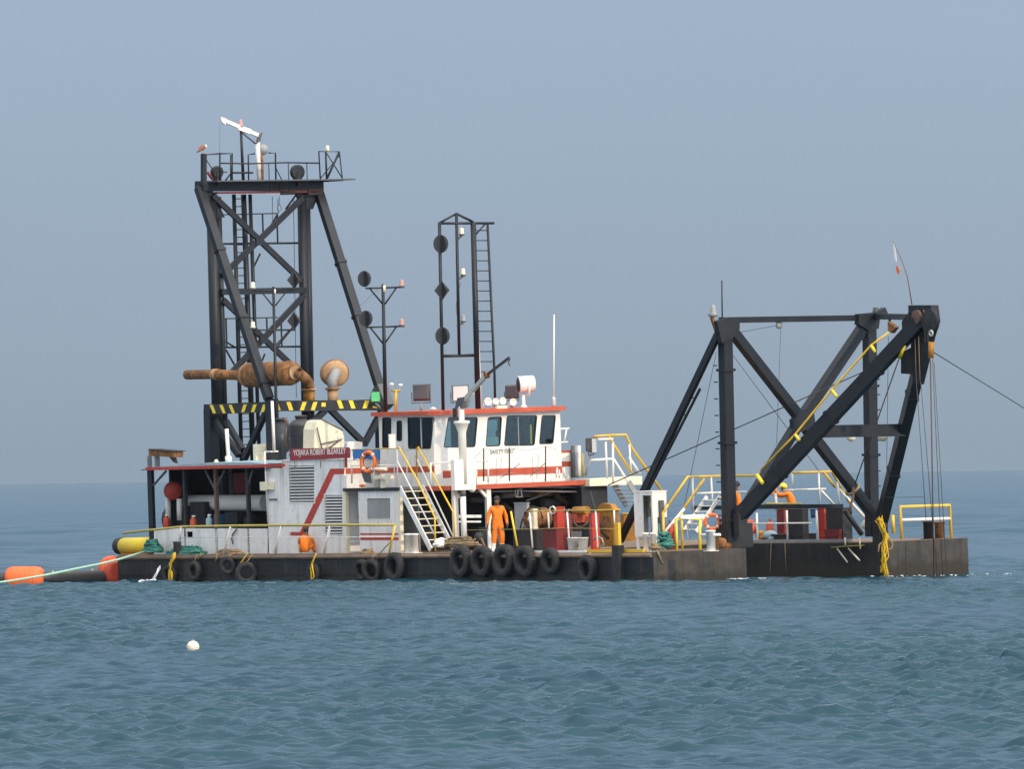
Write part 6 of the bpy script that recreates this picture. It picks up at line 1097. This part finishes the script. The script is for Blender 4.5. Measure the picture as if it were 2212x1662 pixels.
person('worker in orange crouching with his back turned below the red stripe', V((W(q('D', 1860, 1180), .42).x, .42, 1.02)), fz+math.pi-.25, dict(pel=(0, 0, .16, .19), sp=(0, .06, .38, .18), ch=(0, .17, .58, .19), nk=(0, .23, .74, .075), hd=(0, .26, .82, .09), ht=(0, .26, .91, .1), tp=(0, .24, .98, .065), ns=(0, .38, .86, .018),
    shL=(-.22, .17, .62, .09), elL=(-.31, .3, .38, .07), wrL=(-.26, .5, .36, .05), haL=(-.13, .56, .37, .038), shR=(.22, .17, .62, .09), elR=(.31, .32, .36, .07), wrR=(.24, .5, .34, .05), haR=(.13, .56, .37, .038),
    hiL=(-.12, .04, .17, .15), knL=(-.27, .38, .38, .1), anL=(-.27, .36, .1, .08), toL=(-.3, .5, .04, .05), hiR=(.12, .04, .17, .15), knR=(.27, .38, .38, .1), anR=(.27, .36, .1, .08), toR=(.3, .5, .04, .05)), scale=.87)
pb = U(q('I', 1945, 335), -9.5); person('worker in orange standing behind the near gantry column', V((-9.5, pb.y, 1.0)), fz-1.4, {}, scale=(pb.z-1.0)/1.77)
pc = W(q('J', 560, 350), 10.2); hs_ = pc.z-1.0-1.72
hc_ = thing('deck_hatch', 'low dark deck hatch under the helmeted worker', 'hatch', V((pc.x, 10.2, 1.0))); part(hc_, 'coaming', MB().box((pc.x-.7, 9.8, 1.0), (pc.x+.7, 10.8, 1.0+hs_-.05)), 'dark'); part(hc_, 'cover', MB().box((pc.x-.75, 9.75, 1.0+hs_-.0495), (pc.x+.75, 10.85, 1.0+hs_)), 'dark')
person('worker in orange with a yellow helmet leaning under the big dark leg, arm raised', V((pc.x+.15, 10.2, 1.0+hs_)), fz-1.75, dict(pel=(0, -.05, .98, .2), sp=(0, .0, 1.16, .2), ch=(0, .12, 1.32, .2), nk=(0, .2, 1.46, .065), hd=(0, .27, 1.53, .084), ht=(0, .28, 1.61, .092), tp=(0, .27, 1.68, .06), ns=(0, .38, 1.56, .018), shL=(-.19, .12, 1.4, .085), elL=(-.22, .42, 1.35, .068), wrL=(-.2, .55, 1.6, .05), haL=(-.2, .56, 1.68, .04), shR=(.19, .12, 1.4, .085), elR=(.22, .42, 1.3, .068), wrR=(.2, .66, 1.38, .05), haR=(.2, .73, 1.4, .04)), helmet='helmet')
pd = U(q('E', 1530, 520), UF-.9); person('dark clothed helmsman seen through the second front window of the wheelhouse', V((UF-.9, pd.y, zU+.06)), fz-.4, dict(elL=(-.35, .2, 1.25, .066), wrL=(-.45, .4, 1.15, .046), haL=(-.47, .46, 1.14, .038)), suit='darkgrey', scale=min(1.02, (pd.z-zU+.1)/1.72))

# ------------------------------------------------------------------ the hazy air over the sea
hz = MB().box((-60000, -6000, -2), (60000, 26000, 40)); ho = bpy.data.objects.new('haze', mkmesh('haze', hz, 'foam')); COL.objects.link(ho); ho['kind'] = 'stuff'; ho['label'] = 'pale hazy air over the sea'
hm_ = bpy.data.materials.new('haze_air'); hm_.use_nodes = True; ht_ = hm_.node_tree; ht_.nodes.remove(ht_.nodes['Principled BSDF'])
pv = ht_.nodes.new('ShaderNodeVolumePrincipled'); pv.inputs['Color'].default_value = (.40, .50, .60, 1); pv.inputs['Density'].default_value = 3e-5; pv.inputs['Anisotropy'].default_value = .3
ht_.links.new(pv.outputs[0], ht_.nodes['Material Output'].inputs['Volume']); ho.data.materials[0] = hm_
